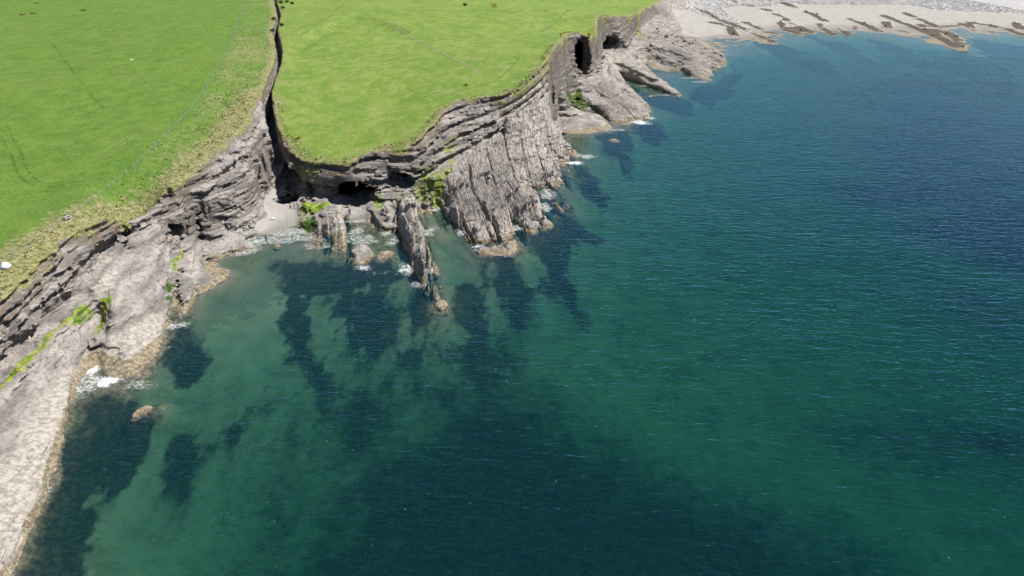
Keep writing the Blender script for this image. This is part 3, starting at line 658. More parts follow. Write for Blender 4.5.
    bm = k.math('ADD', barn, k.math('MULTIPLY', k.math('SUBTRACT', n5, .5), .9))
    br = k.mix(k.ramp(n3, .38, .62), (.185, .150, .100), (.40, .34, .245))
    br = k.mix(k.math('MULTIPLY', k.ramp(n4, .58, .40), .6), br, (.055, .045, .022))
    r = k.mix(k.ramp(bm, .35, .7), r, br)
    r = k.mix(k.ramp(k.math('ADD', reef, k.math('MULTIPLY', k.math('SUBTRACT', n5, .5), 1.4)), .4, .7), r, k.mix(k.ramp(n3, .4, .65), (.035, .030, .022), (.15, .125, .095)))
    al = k.math('ADD', algae, k.math('MULTIPLY', k.math('SUBTRACT', n3, .5), 1.6))
    ag = k.mix(k.ramp(n5, .40, .62), (.11, .20, .012), (.36, .38, .07))
    ag = k.mix(k.math('MULTIPLY', k.ramp(n4, .55, .38), .6), ag, (.05, .10, .01))
    r = k.mix(k.ramp(al, .52, .72), r, ag)
    sb = k.math('ADD', k.sep('cover4')[3], k.math('MULTIPLY', k.math('SUBTRACT', n5, .5), 1.6))
    r = k.mix(k.math('MULTIPLY', k.ramp(sb, .5, .9), .75), r, k.mix(k.ramp(n4, .35, .65), (.075, .055, .038), (.21, .165, .115)))
    mo = k.math('ADD', moss, k.math('MULTIPLY', k.math('SUBTRACT', n3, .5), 1.4))
    r = k.mix(k.ramp(mo, .5, .75), r, k.mix(n4, (.02, .04, .006), (.07, .13, .02)))
    # --- sand and shingle, darker where wet
    s = k.mix(k.ramp(n2, .3, .7), (.30, .287, .265), (.36, .342, .315))
    s = k.mix(k.math('MULTIPLY', k.ramp(n4, .6, .75), .35), s, (.20, .165, .13))
    wet = k.ramp(k.math('ADD', z, k.math('MULTIPLY', k.math('SUBTRACT', n2, .5), .7)), 1.1, .2)
    s = k.mix(wet, s, k.mix(.5, s, (.13, .115, .09)))
    cob = k.n('ShaderNodeTexVoronoi'); k.l(pos, cob.inputs['Vector']); cob.inputs['Scale'].default_value = 1.4
    cbc = k.mix(cob.outputs['Color'], (.20, .20, .205), (.55, .54, .53))
    s = k.mix(k.ramp(k.math('ADD', cobb, k.math('MULTIPLY', k.math('SUBTRACT', n2, .5), 1.2)), .4, .65), s, cbc)
    r = k.mix(k.ramp(k.math('ADD', sand, k.math('MULTIPLY', k.math('SUBTRACT', n3, .5), .5)), .42, .58), r, s)
    # --- under water: pale sand floor and dark kelp
    uw = k.ramp(z, -.15, -.6)
    sf = k.mix(k.ramp(n2, .3, .7), (.178, .166, .110), (.232, .215, .145))
    rockfl = k.mix(k.ramp(n3, .4, .65), (.10, .085, .045), (.33, .28, .16))
    sf = k.mix(k.math('MULTIPLY', k.ramp(k.math('ADD', k.sep('cover4')[1], k.math('MULTIPLY', k.math('SUBTRACT', n2, .5), 1.2)), .35, .8), .8), sf, rockfl)
    kk = k.math('ADD', kelp, k.math('ADD', k.math('MULTIPLY', k.math('SUBTRACT', n2, .5), 1.0), k.math('MULTIPLY', k.math('SUBTRACT', n5, .5), .7)))
    kc = k.mix(k.ramp(n3, .42, .68), (.010, .012, .008), (.050, .045, .018))
    nk = k.noise(k.mapping(pos, (.34, .10, .2), (0, 0, -.2)), 1.0, 5, .6)
    kk = k.math('ADD', kk, k.math('MULTIPLY', k.math('MULTIPLY', k.math('SUBTRACT', nk, .5), 1.9), k.math('ADD', .22, k.math('MULTIPLY', k.ramp(z, -5.6, -3.0), .78))))
    sf = k.mix(k.math('MULTIPLY', k.ramp(kk, .18, .86), .93), sf, kc)
    r = k.mix(uw, r, sf)
    tm = k.math('ADD', turf, k.math('MULTIPLY', k.math('SUBTRACT', n3, .5), .7))
    tmask = k.ramp(tm, .42, .56)
    col = k.mix(tmask, r, g)
    hb = k.math('ADD', k.math('MULTIPLY', n3, .6), k.math('MULTIPLY', n4, .4))
    hb = k.math('SUBTRACT', hb, k.math('MULTIPLY', k.math('SUBTRACT', 1.0, uw), k.math('ADD', k.math('MULTIPLY', crack, .2), k.math('MULTIPLY', rcr, .6))))
    nrm = k.bump(hb, .75, .6)
    k.bsdf(col, .88, nrm, .25)
    return k.m

def seabed_material():
    k = NT('sea_floor'); geo = k.n('ShaderNodeNewGeometry'); pos = geo.outputs['Position']
    zs = k.n('ShaderNodeSeparateXYZ'); k.l(pos, zs.inputs[0]); z = zs.outputs[2]
    _a, _b, kelp, _d = k.sep('cover2'); rocky = k.sep('cover4')[1]
    n2 = k.noise(pos, .22, 5); n3 = k.noise(pos, 1.3, 4, .65); n5 = k.noise(pos, .6, 4, .6)
    sf = k.mix(k.ramp(n2, .3, .7), (.178, .166, .110), (.232, .215, .145))
    sf = k.mix(k.math('MULTIPLY', k.ramp(k.math('MULTIPLY', n3, n2), .25, .16), .45), sf, (.10, .095, .055))
    rockfl = k.mix(k.ramp(n3, .4, .65), (.10, .085, .045), (.33, .28, .16))
    sf = k.mix(k.math('MULTIPLY', k.ramp(k.math('ADD', rocky, k.math('MULTIPLY', k.math('SUBTRACT', n2, .5), 1.2)), .35, .8), .8), sf, rockfl)
    sf = k.mix(k.math('MULTIPLY', k.sep('cover1')[2], .8), sf, k.mix(k.ramp(n2, .3, .7), (.25, .215, .145), (.33, .285, .195)))
    kk = k.math('ADD', kelp, k.math('ADD', k.math('MULTIPLY', k.math('SUBTRACT', n2, .5), 1.0), k.math('MULTIPLY', k.math('SUBTRACT', n5, .5), .7)))
    kc = k.mix(k.ramp(n3, .42, .68), (.008, .011, .010), (.042, .038, .018))
    nk = k.noise(k.mapping(pos, (.34, .10, .2), (0, 0, -.2)), 1.0, 5, .6)
    kk = k.math('ADD', kk, k.math('MULTIPLY', k.math('MULTIPLY', k.math('SUBTRACT', nk, .5), 1.9), k.math('ADD', .22, k.math('MULTIPLY', k.ramp(z, -5.6, -3.0), .78))))
    kk = k.math('ADD', kk, k.math('MULTIPLY', k.math('SUBTRACT', n3, .5), .6))
    dp = k.ramp(z, -5.0, -3.0)
    km = k.math('ADD', k.math('MULTIPLY', k.ramp(kk, .30, .74), dp), k.math('MULTIPLY', k.ramp(kk, .10, .95), k.math('SUBTRACT', 1.0, dp)))
    sf = k.mix(k.math('MULTIPLY', km, .93), sf, kc)
    d = k.n('ShaderNodeBsdfDiffuse'); k.l(sf, d.inputs[0]); k.l(d.outputs[0], k.out.inputs[0])
    return k.m

def sea_material():
    k = NT('sea_water'); geo = k.n('ShaderNodeNewGeometry'); pos = geo.outputs['Position']
    foam, lace, calm, _ = k.sep('surf')
    w1 = k.noise(k.mapping(pos, (.22, .62, 1), (0, 0, .16)), 1.0, 3, .55, .4)
    w2 = k.noise(k.mapping(pos, (.75, 1.7, 1), (0, 0, -.22)), 1.0, 2, .5, .3)
    w3 = k.noise(k.mapping(pos, (.03, .06, 1), (0, 0, .3)), 1.0, 2)
    hgt = k.math('ADD', k.math('MULTIPLY', w1, .65), k.math('MULTIPLY', w2, .35))
    amp = k.math('MULTIPLY', k.math('ADD', .55, k.math('MULTIPLY', w3, .9)), k.math('SUBTRACT', 1.0, k.math('MULTIPLY', calm, .55)))
    wave = k.math('MULTIPLY', hgt, amp)
    nrm = k.bump(wave, 1.0, .20); steep = k.bump(wave, 1.0, .70)
    fr = k.n('ShaderNodeFresnel'); fr.inputs['IOR'].default_value = 1.333; k.l(steep, fr.inputs['Normal'])
    gl = k.n('ShaderNodeBsdfGlossy'); gl.inputs['Roughness'].default_value = .08; gl.inputs['Color'].default_value = (.50, .78, 1, 1); k.l(nrm, gl.inputs['Normal'])  # blue tint puts the higher sky that tilted waves reflect into the gloss colour
    tr = k.n('ShaderNodeBsdfTransparent')
    body = k.n('ShaderNodeBsdfDiffuse'); body.inputs['Color'].default_value = (.003, .040, .056, 1); k.l(steep, body.inputs['Normal'])
    m0 = k.n('ShaderNodeMixShader'); m0.inputs[0].default_value = .24; k.l(tr.outputs[0], m0.inputs[1]); k.l(body.outputs[0], m0.inputs[2])
    m1 = k.n('ShaderNodeMixShader'); k.l(fr.outputs[0], m1.inputs[0]); k.l(m0.outputs[0], m1.inputs[1]); k.l(gl.outputs[0], m1.inputs[2])
    f1 = k.noise(pos, .8, 5, .6, 1.6)
    q1 = k.noise(pos, .55, 5, .62, 1.8); q2 = k.noise(pos, 1.6, 3, .6, 1.2)
    net = k.math('MAXIMUM', k.ramp(k.math('ABSOLUTE', k.math('SUBTRACT', q1, .5)), .05, .0), k.math('MULTIPLY', k.ramp(k.math('ABSOLUTE', k.math('SUBTRACT', q2, .5)), .06, .0), .6))
    solid = k.ramp(k.math('ADD', foam, k.math('MULTIPLY', k.math('SUBTRACT', f1, .5), 2.2)), .42, 1.05)
    lc = k.math('MULTIPLY', net, k.ramp(k.math('ADD', lace, k.math('MULTIPLY', k.math('SUBTRACT', f1, .5), 1.6)), .35, .9))
    fm = k.math('MAXIMUM', solid, k.math('MULTIPLY', lc, .65))
    wh = k.n('ShaderNodeBsdfDiffuse'); wh.inputs['Color'].default_value = (.78, .80, .80, 1)
    m2 = k.n('ShaderNodeMixShader'); k.l(fm, m2.inputs[0]); k.l(m1.outputs[0], m2.inputs[1]); k.l(wh.outputs[0], m2.inputs[2])
    k.l(m2.outputs[0], k.out.inputs[0])
    va = k.n('ShaderNodeVolumeAbsorption'); va.inputs['Color'].default_value = (.38, .785, .70, 1); va.inputs['Density'].default_value = .285
    k.l(va.outputs[0], k.out.inputs['Volume'])
    return k.m

GROUND = ground_material(); FLOOR = seabed_material(); SEA = sea_material()

def covers(V):
    x, y, z = V[:, 0], V[:, 1], V[:, 2]
    sg = SDG(x, y); sand = SAND(x, y) * np.where(x < 60, sstep(4.6, 3.4, z), 1) * (1 - .95 * REEF(x, y)); gul = GULD(x, y)
    hw = np.interp(GULS(x, y), np.arange(len(GHW)), GHW)
    dh = np.clip((height(x, y) - z), 0, 9)
    sg = sg + 2.4 * fbm(x * .2, y * .2, 0, 4, 52)
    turf = sstep(-1.2, .9, sg) * sstep(1.6, .5, dh) * sstep(-.2, .6, gul - hw * .9)
    nz = fbm(x * .09, y * .09, 0, 2, 50)
    fort = sstep(-4, 4, x - np.interp(y, GUL[::-1, 1], GUL[::-1, 0]))
    wdt = np.where(fort > .5, 5.0, 13.0) * (1 + .5 * nz)
    dry = sstep(1.0, .0, (sg - .5) / wdt) * (1 - .35 * fort)
    dry = np.maximum(dry, .8 * sstep(5, 1, gul - hw) * (1 - .5 * fort))
    dry = np.maximum(dry, ROUGH(x, y) * (.33 + .35 * nz) * (1 - fort))
    cobb = COBB(x, y) * (1 - REEF(x, y))
    barn = sstep(1.1, .2, z + .8 * fbm(x * .12, y * .12, 0, 2, 51))
    one = np.ones_like(x)
    c1 = np.stack([turf, dry, np.maximum(np.maximum(sand, cobb), BAY(x, y) * (z < -.2)), ALGAE(x, y)], 1)
    c2 = np.stack([barn, PALE(x, y), KELP(x, y), MOSS(x, y)], 1)
    soil = BANK(x, y) * .42
    c3 = np.stack([REEF(x, y), cobb, fort, soil], 1)
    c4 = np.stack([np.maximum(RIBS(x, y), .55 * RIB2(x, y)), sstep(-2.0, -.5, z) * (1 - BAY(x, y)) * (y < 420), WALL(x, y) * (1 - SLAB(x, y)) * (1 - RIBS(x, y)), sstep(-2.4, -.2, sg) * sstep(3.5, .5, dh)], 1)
    return c1, c2, c3, turf, c4

def ground_obj(name, V, Q, smooth, **kw):
    V, Q, u = compact(V, Q)
    c1, c2, c3, _, c4 = covers(V)
    me = mesh_np(name, V, Q, smooth)
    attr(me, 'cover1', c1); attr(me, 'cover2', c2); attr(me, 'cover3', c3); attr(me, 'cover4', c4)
    return tag(link(name, me, [FLOOR if name == 'seabed' else GROUND]), **kw)

# ------------------------------------------------------------------ rock: near at fine grain, far headland coarser
LEDGES = [  # outline in the photograph (px, py, height), label
 ([(-60, 700, 0), (-90, 560, 5.6), (0, 377, 6.2), (86, 297, 7), (90, 310, 5.5), (78, 345, 3), (90, 358, 0), (60, 450, -1.2), (20, 580, -1.2)], 'rock_slab', 'long grey and cream dipping rock slab at the bottom left shore'),
 ([(92, 300, 6), (118, 268, 8.4), (160, 224, 8.2), (178, 246, 5.5), (166, 325, 0), (150, 372, -1), (110, 396, -1), (96, 352, 0)], 'rock_slab', 'broad pale rock slab between two green weedy gutters'),
 ([(184, 247, 4), (204, 242, 4), (203, 282, -.6), (192, 310, -.8), (172, 326, -.6), (176, 298, .6)], 'rock_slab', 'narrow rock rib beside the surf on the left of the cove'),
 ([(297, 201, 2.8), (338, 198, 4.4), (349, 220, 2), (353, 245, -.6), (346, 259, -.8), (318, 248, -.6), (299, 228, .2)], 'rock_slab', 'pale tilted slab with bright green moss in front of the caves'),
 ([(371, 198, 4), (391, 198, 4), (393, 230, -.3), (382, 236, -.6), (372, 220, .4)], 'rock_rib', 'short rock rib with green weed right of the middle cave'),
 ([(392, 196, 4.8), (418, 190, 5), (424, 212, 0), (436, 256, -.6), (446, 300, -1), (436, 308, -1), (400, 250, -.6), (394, 215, .6)], 'rock_rib', 'long thin rock rib reaching into the water from the cove'),
 ([(422, 196, 4.6), (448, 172, 6.2), (500, 137, 8.2), (556, 96, 9.6), (558, 122, 3), (582, 155, -1), (568, 205, -1), (546, 228, -1), (500, 254, -1), (470, 252, -1), (428, 208, -.3)], 'rock_platform', 'wide ribbed grey rock platform sloping into the sea'),
 ([(592, 90, 5.6), (604, 76, 6.4), (622, 88, 4.6), (654, 108, -.4), (654, 120, -1), (630, 134, -1), (604, 118, -.5), (594, 104, 1.4)], 'rock_slab', 'grey blocky ledge below the tall dark cave'),
 ([(602, 52, 8), (622, 58, 6.4), (688, 96, -.6), (680, 101, -.8), (622, 78, .3), (610, 66, 5)], 'rock_rib', 'smooth tan rock tongue pointing right below the far headland'),
 ([(646, 50, 4), (672, 38, 4.4), (700, 40, 1.6), (736, 62, -.8), (714, 86, -.9), (690, 78, -.8), (650, 58, 1.6)], 'rock_ledge', 'layered pale rock ledge beside the sandy beach'),
]
LEDGES = [(W(p), n, l) for p, n, l in LEDGES]
for (cx, cy, _), rx, ry, tn, tp, l in ISLW:
    r_ = 1.25; LEDGES.append((np.array([(cx + r_ * (rx * math.cos(a) * math.cos(tn) - ry * math.sin(a) * math.sin(tn)), cy + r_ * (rx * math.cos(a) * math.sin(tn) + ry * math.sin(a) * math.cos(tn)), tp) for a in np.linspace(0, 6.283, 20)[:-1]]), 'islet', l))

def build_rock(box, vs, parts, which):
    V, Q = voxels(*box, vs)
    cen = V[Q].mean(1)
    m = which(cen); Q = Q[m]; cen = cen[m]
    t = covers(cen)[3] > .5
    sand = (SAND(cen[:, 0], cen[:, 1]) > .5) & (cen[:, 2] < dem(cen[:, 0], cen[:, 1]) + 1) & (cen[:, 2] < 7)
    led = np.full(len(Q), -1)
    for i, (p, n, l) in enumerate(LEDGES):
        led[inside(cen[:, 0], cen[:, 1], p) & (cen[:, 2] < p[:, 2].max() + 1.5)] = i
    parts.append((V, Q, cen, t, sand, led))
parts = []
NEAR = lambda c: (c[:, 1] < 240) & (c[:, 0] < 40)
build_rock((-136, 48, 48, 256), .267, parts, lambda c: (c[:, 1] < 240.5) & (c[:, 0] < 40.5))
build_rock((-152, 136, 208, 480), .60, parts, lambda c: (c[:, 1] > 239.5) | (c[:, 0] > 39.5))

def gather(sel, name, smooth, **kw):
    Vs = []; Qs = []; b = 0
    for p in parts:
        m = sel(p)
        if not m.any(): continue
        v, q, _ = compact(p[0], p[1][m]); Vs.append(v); Qs.append(q + b); b += len(v)
    if not Vs: return None
    return ground_obj(name, np.vstack(Vs), np.vstack(Qs), smooth, **kw)
gather(lambda p: p[3], 'clifftop_grass', True, kind='structure', label='rough grass strip along the top of the cliffs', cat='grass')
gather(lambda p: ~p[3] & p[4] & (p[5] < 0), 'beach', True, kind='structure', label='small sandy cove beach below the cliffs', cat='beach')
rest = lambda p: ~p[3] & ~p[4] & (p[5] < 0)
gx = lambda p: np.interp(p[2][:, 1], GUL[::-1, 1], GUL[::-1, 0])
gather(lambda p: rest(p) & (p[2][:, 0] < gx(p)) & (p[2][:, 0] < -40), 'sea_cliff', False, kind='structure', label='layered dark sea cliff along the left field', cat='cliff')
gather(lambda p: rest(p) & ~((p[2][:, 0] < gx(p)) & (p[2][:, 0] < -40)) & (p[2][:, 0] < -30 + 0 * p[2][:, 1]) & (p[2][:, 1] < 230), 'sea_cliff', False, kind='structure', label='shaded cliff wall above the sea caves', cat='cliff')
gather(lambda p: rest(p) & ~((p[2][:, 0] < gx(p)) & (p[2][:, 0] < -40)) & ~((p[2][:, 0] < -30) & (p[2][:, 1] < 230)), 'sea_cliff', False, kind='structure', label='rocky cliff of the grassy headland', cat='cliff')
for i, (pl, n, l) in enumerate(LEDGES):
    gather(lambda p: ~p[3] & (p[5] == i), n, False, label=l, cat='rock')

# ------------------------------------------------------------------ plain ground sheets (pasture, far beach, sea floor) on a graded lattice
def lines(segs):
    a = [segs[0][0]]
    for x0, x1, d in segs:
        n = max(1, int(round((x1 - x0) / d))); a += list(np.linspace(x0, x1, n + 1)[1:])
    return np.array(a)
LX = lines([(-1500, -320, 60), (-320, -160, 2.5), (-160, 130, 1.0), (130, 420, 1.6), (420, 640, 3), (640, 1600, 60)])
LY = lines([(-600, 30, 15), (30, 450, 1.0), (450, 780, 1.6), (780, 2300, 60)])
GX, GY = np.meshgrid(LX, LY, indexing='ij')
gz = height(GX, GY)
out = np.maximum.reduce([-320 - GX, GX - 640, 32 - GY, GY - 800, 0 * GX])
gz = np.where((gz < 0) & (out > 0), gz - .03 * np.minimum(out, 300), gz)
cov = cover(GX, GY, -1.0)
nx, ny = GX.shape
idx = np.arange(nx * ny).reshape(nx, ny)
quads = np.stack([idx[:-1, :-1], idx[1:, :-1], idx[1:, 1:], idx[:-1, 1:]], -1).reshape(-1, 4)
GV = np.stack([GX, GY, gz], -1).reshape(-1, 3)
keep = ~cov.reshape(-1)[quads].all(1)
quads = quads[keep]; cz = GV[quads].mean(1)
under = cz[:, 2] < -.02
grass = (SDG(cz[:, 0], cz[:, 1]) > 0) & ~under
gsplit = cz[:, 0] < np.interp(cz[:, 1], GUL[::-1, 1], GUL[::-1, 0])
ground_obj('pasture', GV, quads[grass & gsplit], True, kind='structure', label='smooth green grazed field on the left', cat='field')
ground_obj('headland_pasture', GV, quads[grass & ~gsplit], True, kind='structure', label='yellow-green grass on the headland right of the chasm', cat='field')
ground_obj('far_beach', GV, quads[~grass & ~under], True, kind='structure', label='sandy beach with grey shingle at the far right', cat='beach')
ground_obj('seabed', GV, quads[under], True, kind='structure', label='sandy sea floor with dark kelp beds', cat='seabed')

# ------------------------------------------------------------------ sea: one body of water, surf as foam lying on it
SURF = [  # px, py, rx (m), ry (m), solid, lace
 (222, 246, 6.5, 4, 1.0, 1), (236, 250, 6, 4, .25, 1), (262, 240, 9, 3, .1, 1), (292, 232, 8, 3.2, .5, 1), (304, 238, 6, 3, .1, .9), (318, 246, 4, 2.5, .2, .8),
 (92, 368, 2.2, 5, 1.15, 1), (84, 384, 3, 4, .1, 1), (108, 382, 2.6, 2, 1.15, 1), (113, 358, 1.2, 1.2, .6, 1), (167, 348, .8, .8, .8, .9), (176, 325, 2.2, 1.6, .6, 1),
 (48, 491, .9, 1.0, .9, 1), (58, 438, .8, 1.2, .5, .8), (26, 528, .8, 1.4, .4, .8), (140, 385, 3, 1.5, .1, .8),
 (355, 232, 2, 5, .5, 1), (360, 221, 4, 1.5, .6, 1), (362, 240, 4, 3, .1, .9), (364, 268, 2.2, 1.6, .8, 1), (386, 232, 1.5, 3, .7, 1), (394, 240, 1.6, 4, .6, 1), (384, 272, 5, 1.6, -.1, .5),
 (412, 268, 2.5, 3, .9, 1), (420, 284, 2, 2, .4, .9), (432, 270, 1.4, 2, .7, 1), (430, 232, 1.5, 3, .3, 1), (434, 208, 3, 2.2, .5, 1),
 (462, 232, 1.3, 2.5, .6, 1), (478, 247, 2.4, 1.6, .7, 1), (494, 238, 2, 1.6, .8, 1), (512, 228, 3.5, 2, .7, 1), (530, 227, 3.5, 2, .5, 1), (540, 222, 3, 1.6, .8, 1),
 (548, 194, 2.4, 5, .5, 1), (545, 208, 1.6, 4, .2, 1), (573, 163, 3.5, 2.6, 1.0, 1), (584, 156, 4, 3.5, .3, 1), (560, 120, 3, 7, .3, 1), (580, 114, 5, 3, .1, .9),
 (640, 122, 5, 4.5, .95, 1), (650, 118, 3, 3, .7, 1), (612, 130, 5, 1.6, .3, .9), (648, 86, 6, 1.8, .7, 1), (664, 95, 5, 1.5, .2, .9), (694, 78, 8, 2, .1, .9), (700, 82, 6, 1.6, .3, 1), (720, 66, 4, 3, .2, .9), (712, 60, 5, 3, .1, .8),
 (972, 40, 2.2, 3, .9, 1), (966, 31, 2, 1.5, .6, .8), (980, 56, 6, 2, .1, .8)]
SX = lines([(-1500, -320, 90), (-320, -100, 4), (-100, 90, .6), (90, 130, 1.2), (130, 420, 5), (420, 1700, 60)])
SY = lines([(-600, 40, 20), (40, 180, .6), (180, 330, 1.0), (330, 450, 1.6), (450, 700, 5), (700, 2300, 80)])
WX, WY = np.meshgrid(SX, SY, indexing='ij')
hh = height(WX, WY)
foam = np.zeros(WX.shape); lace = np.zeros(WX.shape)
for px, py, rx, ry, s, l in SURF:
    c = P(px, py, 0); rx *= .85; ry *= .8; l *= .85
    m = (np.abs(WX - c[0]) < rx * 3) & (np.abs(WY - c[1]) < ry * 3)
    wq = .55 * min(rx, ry, 3)
    d = np.sqrt(((WX[m] - c[0] + wq * fbm(WX[m] * .3, WY[m] * .3, 0, 3, 61)) / rx) ** 2 + ((WY[m] - c[1] + wq * fbm(WX[m] * .3, WY[m] * .3, 5, 3, 62)) / ry) ** 2) + .5 * fbm(WX[m] * .5, WY[m] * .5, 2, 3, 63)
    foam[m] = np.maximum(foam[m], (s - .22) * sstep(1.5, .3, d)); lace[m] = np.maximum(lace[m], l * sstep(1.9, .5, d))
shore = sstep(-.75, -.05, hh) * (WX < 130)
sandy = SAND(WX, WY)
brk = .5 + .5 * fbm(WX * .12, WY * .12, 0, 2, 60)
lace = np.maximum(lace, shore * .6 * brk); foam = np.maximum(foam, sstep(-.3, 0.0, hh) * .55 * brk * (WX < 130))
calm = sstep(-4.5, -1.0, hh)
nx, ny = WX.shape
idx = np.arange(nx * ny).reshape(nx, ny)
q = np.stack([idx[:-1, :-1], idx[1:, :-1], idx[1:, 1:], idx[:-1, 1:]], -1).reshape(-1, 4)
V = np.stack([WX, WY, np.zeros_like(WX)], -1).reshape(-1, 3)
# skirt and floor of the body of water, far below the sea bed
rim = np.concatenate([idx[:, 0], idx[-1, 1:], idx[-2::-1, -1], idx[0, -2:0:-1]])
low = V[rim].copy(); low[:, 2] = -90
lo = np.arange(len(rim)) + len(V)
me = bpy.data.meshes.new('sea')
faces = q.tolist() + [[int(rim[i]), int(lo[i]), int(lo[(i + 1) % len(rim)]), int(rim[(i + 1) % len(rim)])] for i in range(len(rim))] + [[int(a) for a in lo[::-1]]]
V = np.vstack([V, low])
me.from_pydata(V.tolist(), [], faces); me.polygons.foreach_set('use_smooth', np.ones(len(faces), bool)); me.update()
z0 = np.zeros(len(low))
attr(me, 'surf', np.stack([np.r_[foam.ravel(), z0], np.r_[lace.ravel(), z0], np.r_[calm.ravel(), z0], np.ones(len(V))], 1))
tag(link('sea', me, [SEA]), label='clear green and blue sea', cat='sea', kind='structure')
#DETAILS
# ------------------------------------------------------------------ things standing on that ground
bpy.context.view_layer.update()
DG = bpy.context.evaluated_depsgraph_get()
def down(x, y, z=60):
    """ground below a point, looking through the water"""
    o = Vector((x, y, z))
    for _ in range(3):
        ok, p, n, i, ob, m = sc.ray_cast(DG, o, Vector((0, 0, -1)))
        if not ok: return float(height(np.array([x]), np.array([y]))[0])
        if ob.name != 'sea': return p.z
        o = p + Vector((0, 0, -.01))
    return p.z
def seen(px, py):
    """the spot of ground that shows at a pixel"""
    a = Vector((0, 0, CAM_H)); b = Vector(P(px, py, 0)); d = (b - a).normalized()
    for _ in range(3):
        ok, p, n, i, ob, m = sc.ray_cast(DG, a, d)
        if not ok: return Vector(P(px, py, 1))
        if ob.name != 'sea': return p
        if ob.name == 'sea': return p
    return p

def tube(pts, radii, seg=6, cap=True):
    """swept polygon through points -> verts, faces"""
    pts = [Vector(p) for p in pts]; V = []; F = []
    for i, p in enumerate(pts):
        d = (pts[min(i + 1, len(pts) - 1)] - pts[max(i - 1, 0)]).normalized()
        a = d.cross(Vector((0, 0, 1)) if abs(d.z) < .9 else Vector((1, 0, 0))).normalized(); b = d.cross(a)
        for k in range(seg):
            t = 2 * math.pi * k / seg; V.append(p + (a * math.cos(t) + b * math.sin(t)) * radii[i])
    for i in range(len(pts) - 1):
        for k in range(seg):
            F.append((i * seg + k, i * seg + (k + 1) % seg, (i + 1) * seg + (k + 1) % seg, (i + 1) * seg + k))
    if cap: F += [tuple(range(seg - 1, -1, -1)), tuple(range((len(pts) - 1) * seg, len(pts) * seg))]
    return V, F
def mesh(name, V, F, mat, smooth=False):
    me = bpy.data.meshes.new(name); me.from_pydata([tuple(v) for v in V], [], F)
    me.polygons.foreach_set('use_smooth', np.full(len(F), smooth)); me.update(); me.materials.append(mat); return me

# --- fences
POST = simple('weathered_post', (.46, .45, .43), .9, .3, 9, .02)
WIRE = simple('galvanised_wire', (.30, .31, .32), .5, .1, 3)
def post_mesh(h, r):
    V, F = tube([(0, 0, -.3), (0, 0, h * .5), (.01, 0, h - .06), (.01, 0, h)], [r, r * .97, r * .92, r * .55], 8)
    return mesh('post', V, F, POST)
def fence(px, label, strain=(), hgt=1.2, r=.09, every=3.7):
    pts = W(px); seg = np.hypot(*(np.diff(pts[:, :2], axis=0).T)); s = np.r_[0, np.cumsum(seg)]
    n = int(s[-1] / every); S = np.linspace(0, s[-1], n + 1)
    xs = np.interp(S, s, pts[:, 0]); ys = np.interp(S, s, pts[:, 1])
    zs = height(xs, ys)
    base = Vector((xs[0], ys[0], zs[0]))
    root = empty('fence', base); tag(root, label, 'fence')
    pm = post_mesh(hgt, r); sm = post_mesh(1.75, .14)
    stp = [int(np.argmin(np.hypot(xs - W([q])[0][0], ys - W([q])[0][1]))) for q in strain]
    for i in range(n + 1):
        o = bpy.data.objects.new('strainer_post' if i in stp else 'post', sm if i in stp else pm); C.objects.link(o); o.parent = root
        o.location = Vector((xs[i], ys[i], zs[i])) - base
        o.rotation_euler = (random.gauss(0, .035), random.gauss(0, .035), random.uniform(0, 6))
    for h in (.25, .55, .8, 1.05):
        P3 = []
        for i in range(n + 1):
            P3.append(Vector((xs[i], ys[i], zs[i] + h)) - base)
            if i < n: P3.append(Vector(((xs[i] + xs[i + 1]) / 2, (ys[i] + ys[i + 1]) / 2, (zs[i] + zs[i + 1]) / 2 + h - .02)) - base)
        V, F = tube(P3, [.006] * len(P3), 4)
        link('wire', mesh('wire', V, F, WIRE), parent=root)
    return root
fence([(-60, 312, 14.3), (4, 267, 14.5), (17, 256, 14.6), (28, 248, 14.7), (57, 226, 14.9), (85, 205, 15.4), (107, 188, 16), (132, 169, 16.8), (154, 151, 17.7), (175, 128, 18.9), (194, 108, 20),
       (207, 88, 21.4), (216, 73, 22.6), (229, 48, 24.9), (236, 31, 26.5), (244, 6, 28.9)], 'post and wire fence along the field above the left cliff',
      [(4, 267, 14.5), (154, 151, 17.7), (207, 88, 21.4)])
fence([(541, 26, 27.2), (556, 16, 28), (571, 6, 29)], 'pale post and wire fence crossing the far headland grass', [], 1.15, .12, 3.0)

# --- wheel tracks and trodden paths: worn grass laid as thin strips on the turf
def worn(name, col, amt):
    k = NT(name); pos = k.n('ShaderNodeNewGeometry').outputs['Position']; n = k.noise(pos, .9, 4, .7); n2 = k.noise(pos, .08, 2)
    d = k.n('ShaderNodeBsdfDiffuse'); k.l(k.mix(n, tuple(c * .8 for c in col), tuple(c * 1.2 for c in col)), d.inputs[0])
    t = k.n('ShaderNodeBsdfTransparent'); m = k.n('ShaderNodeMixShader')
    k.l(k.math('MULTIPLY', k.math('MULTIPLY', k.ramp(n, .3, .65), k.ramp(n2, .25, .6)), amt), m.inputs[0]); k.l(t.outputs[0], m.inputs[1]); k.l(d.outputs[0], m.inputs[2]); k.l(m.outputs[0], k.out.inputs[0])
    return k.m
PALE_G = worn('worn_grass', (.20, .25, .075), .85); DARK_G = worn('pressed_grass', (.06, .11, .014), .4); TROD = worn('trodden_earth', (.30, .29, .17), .8)
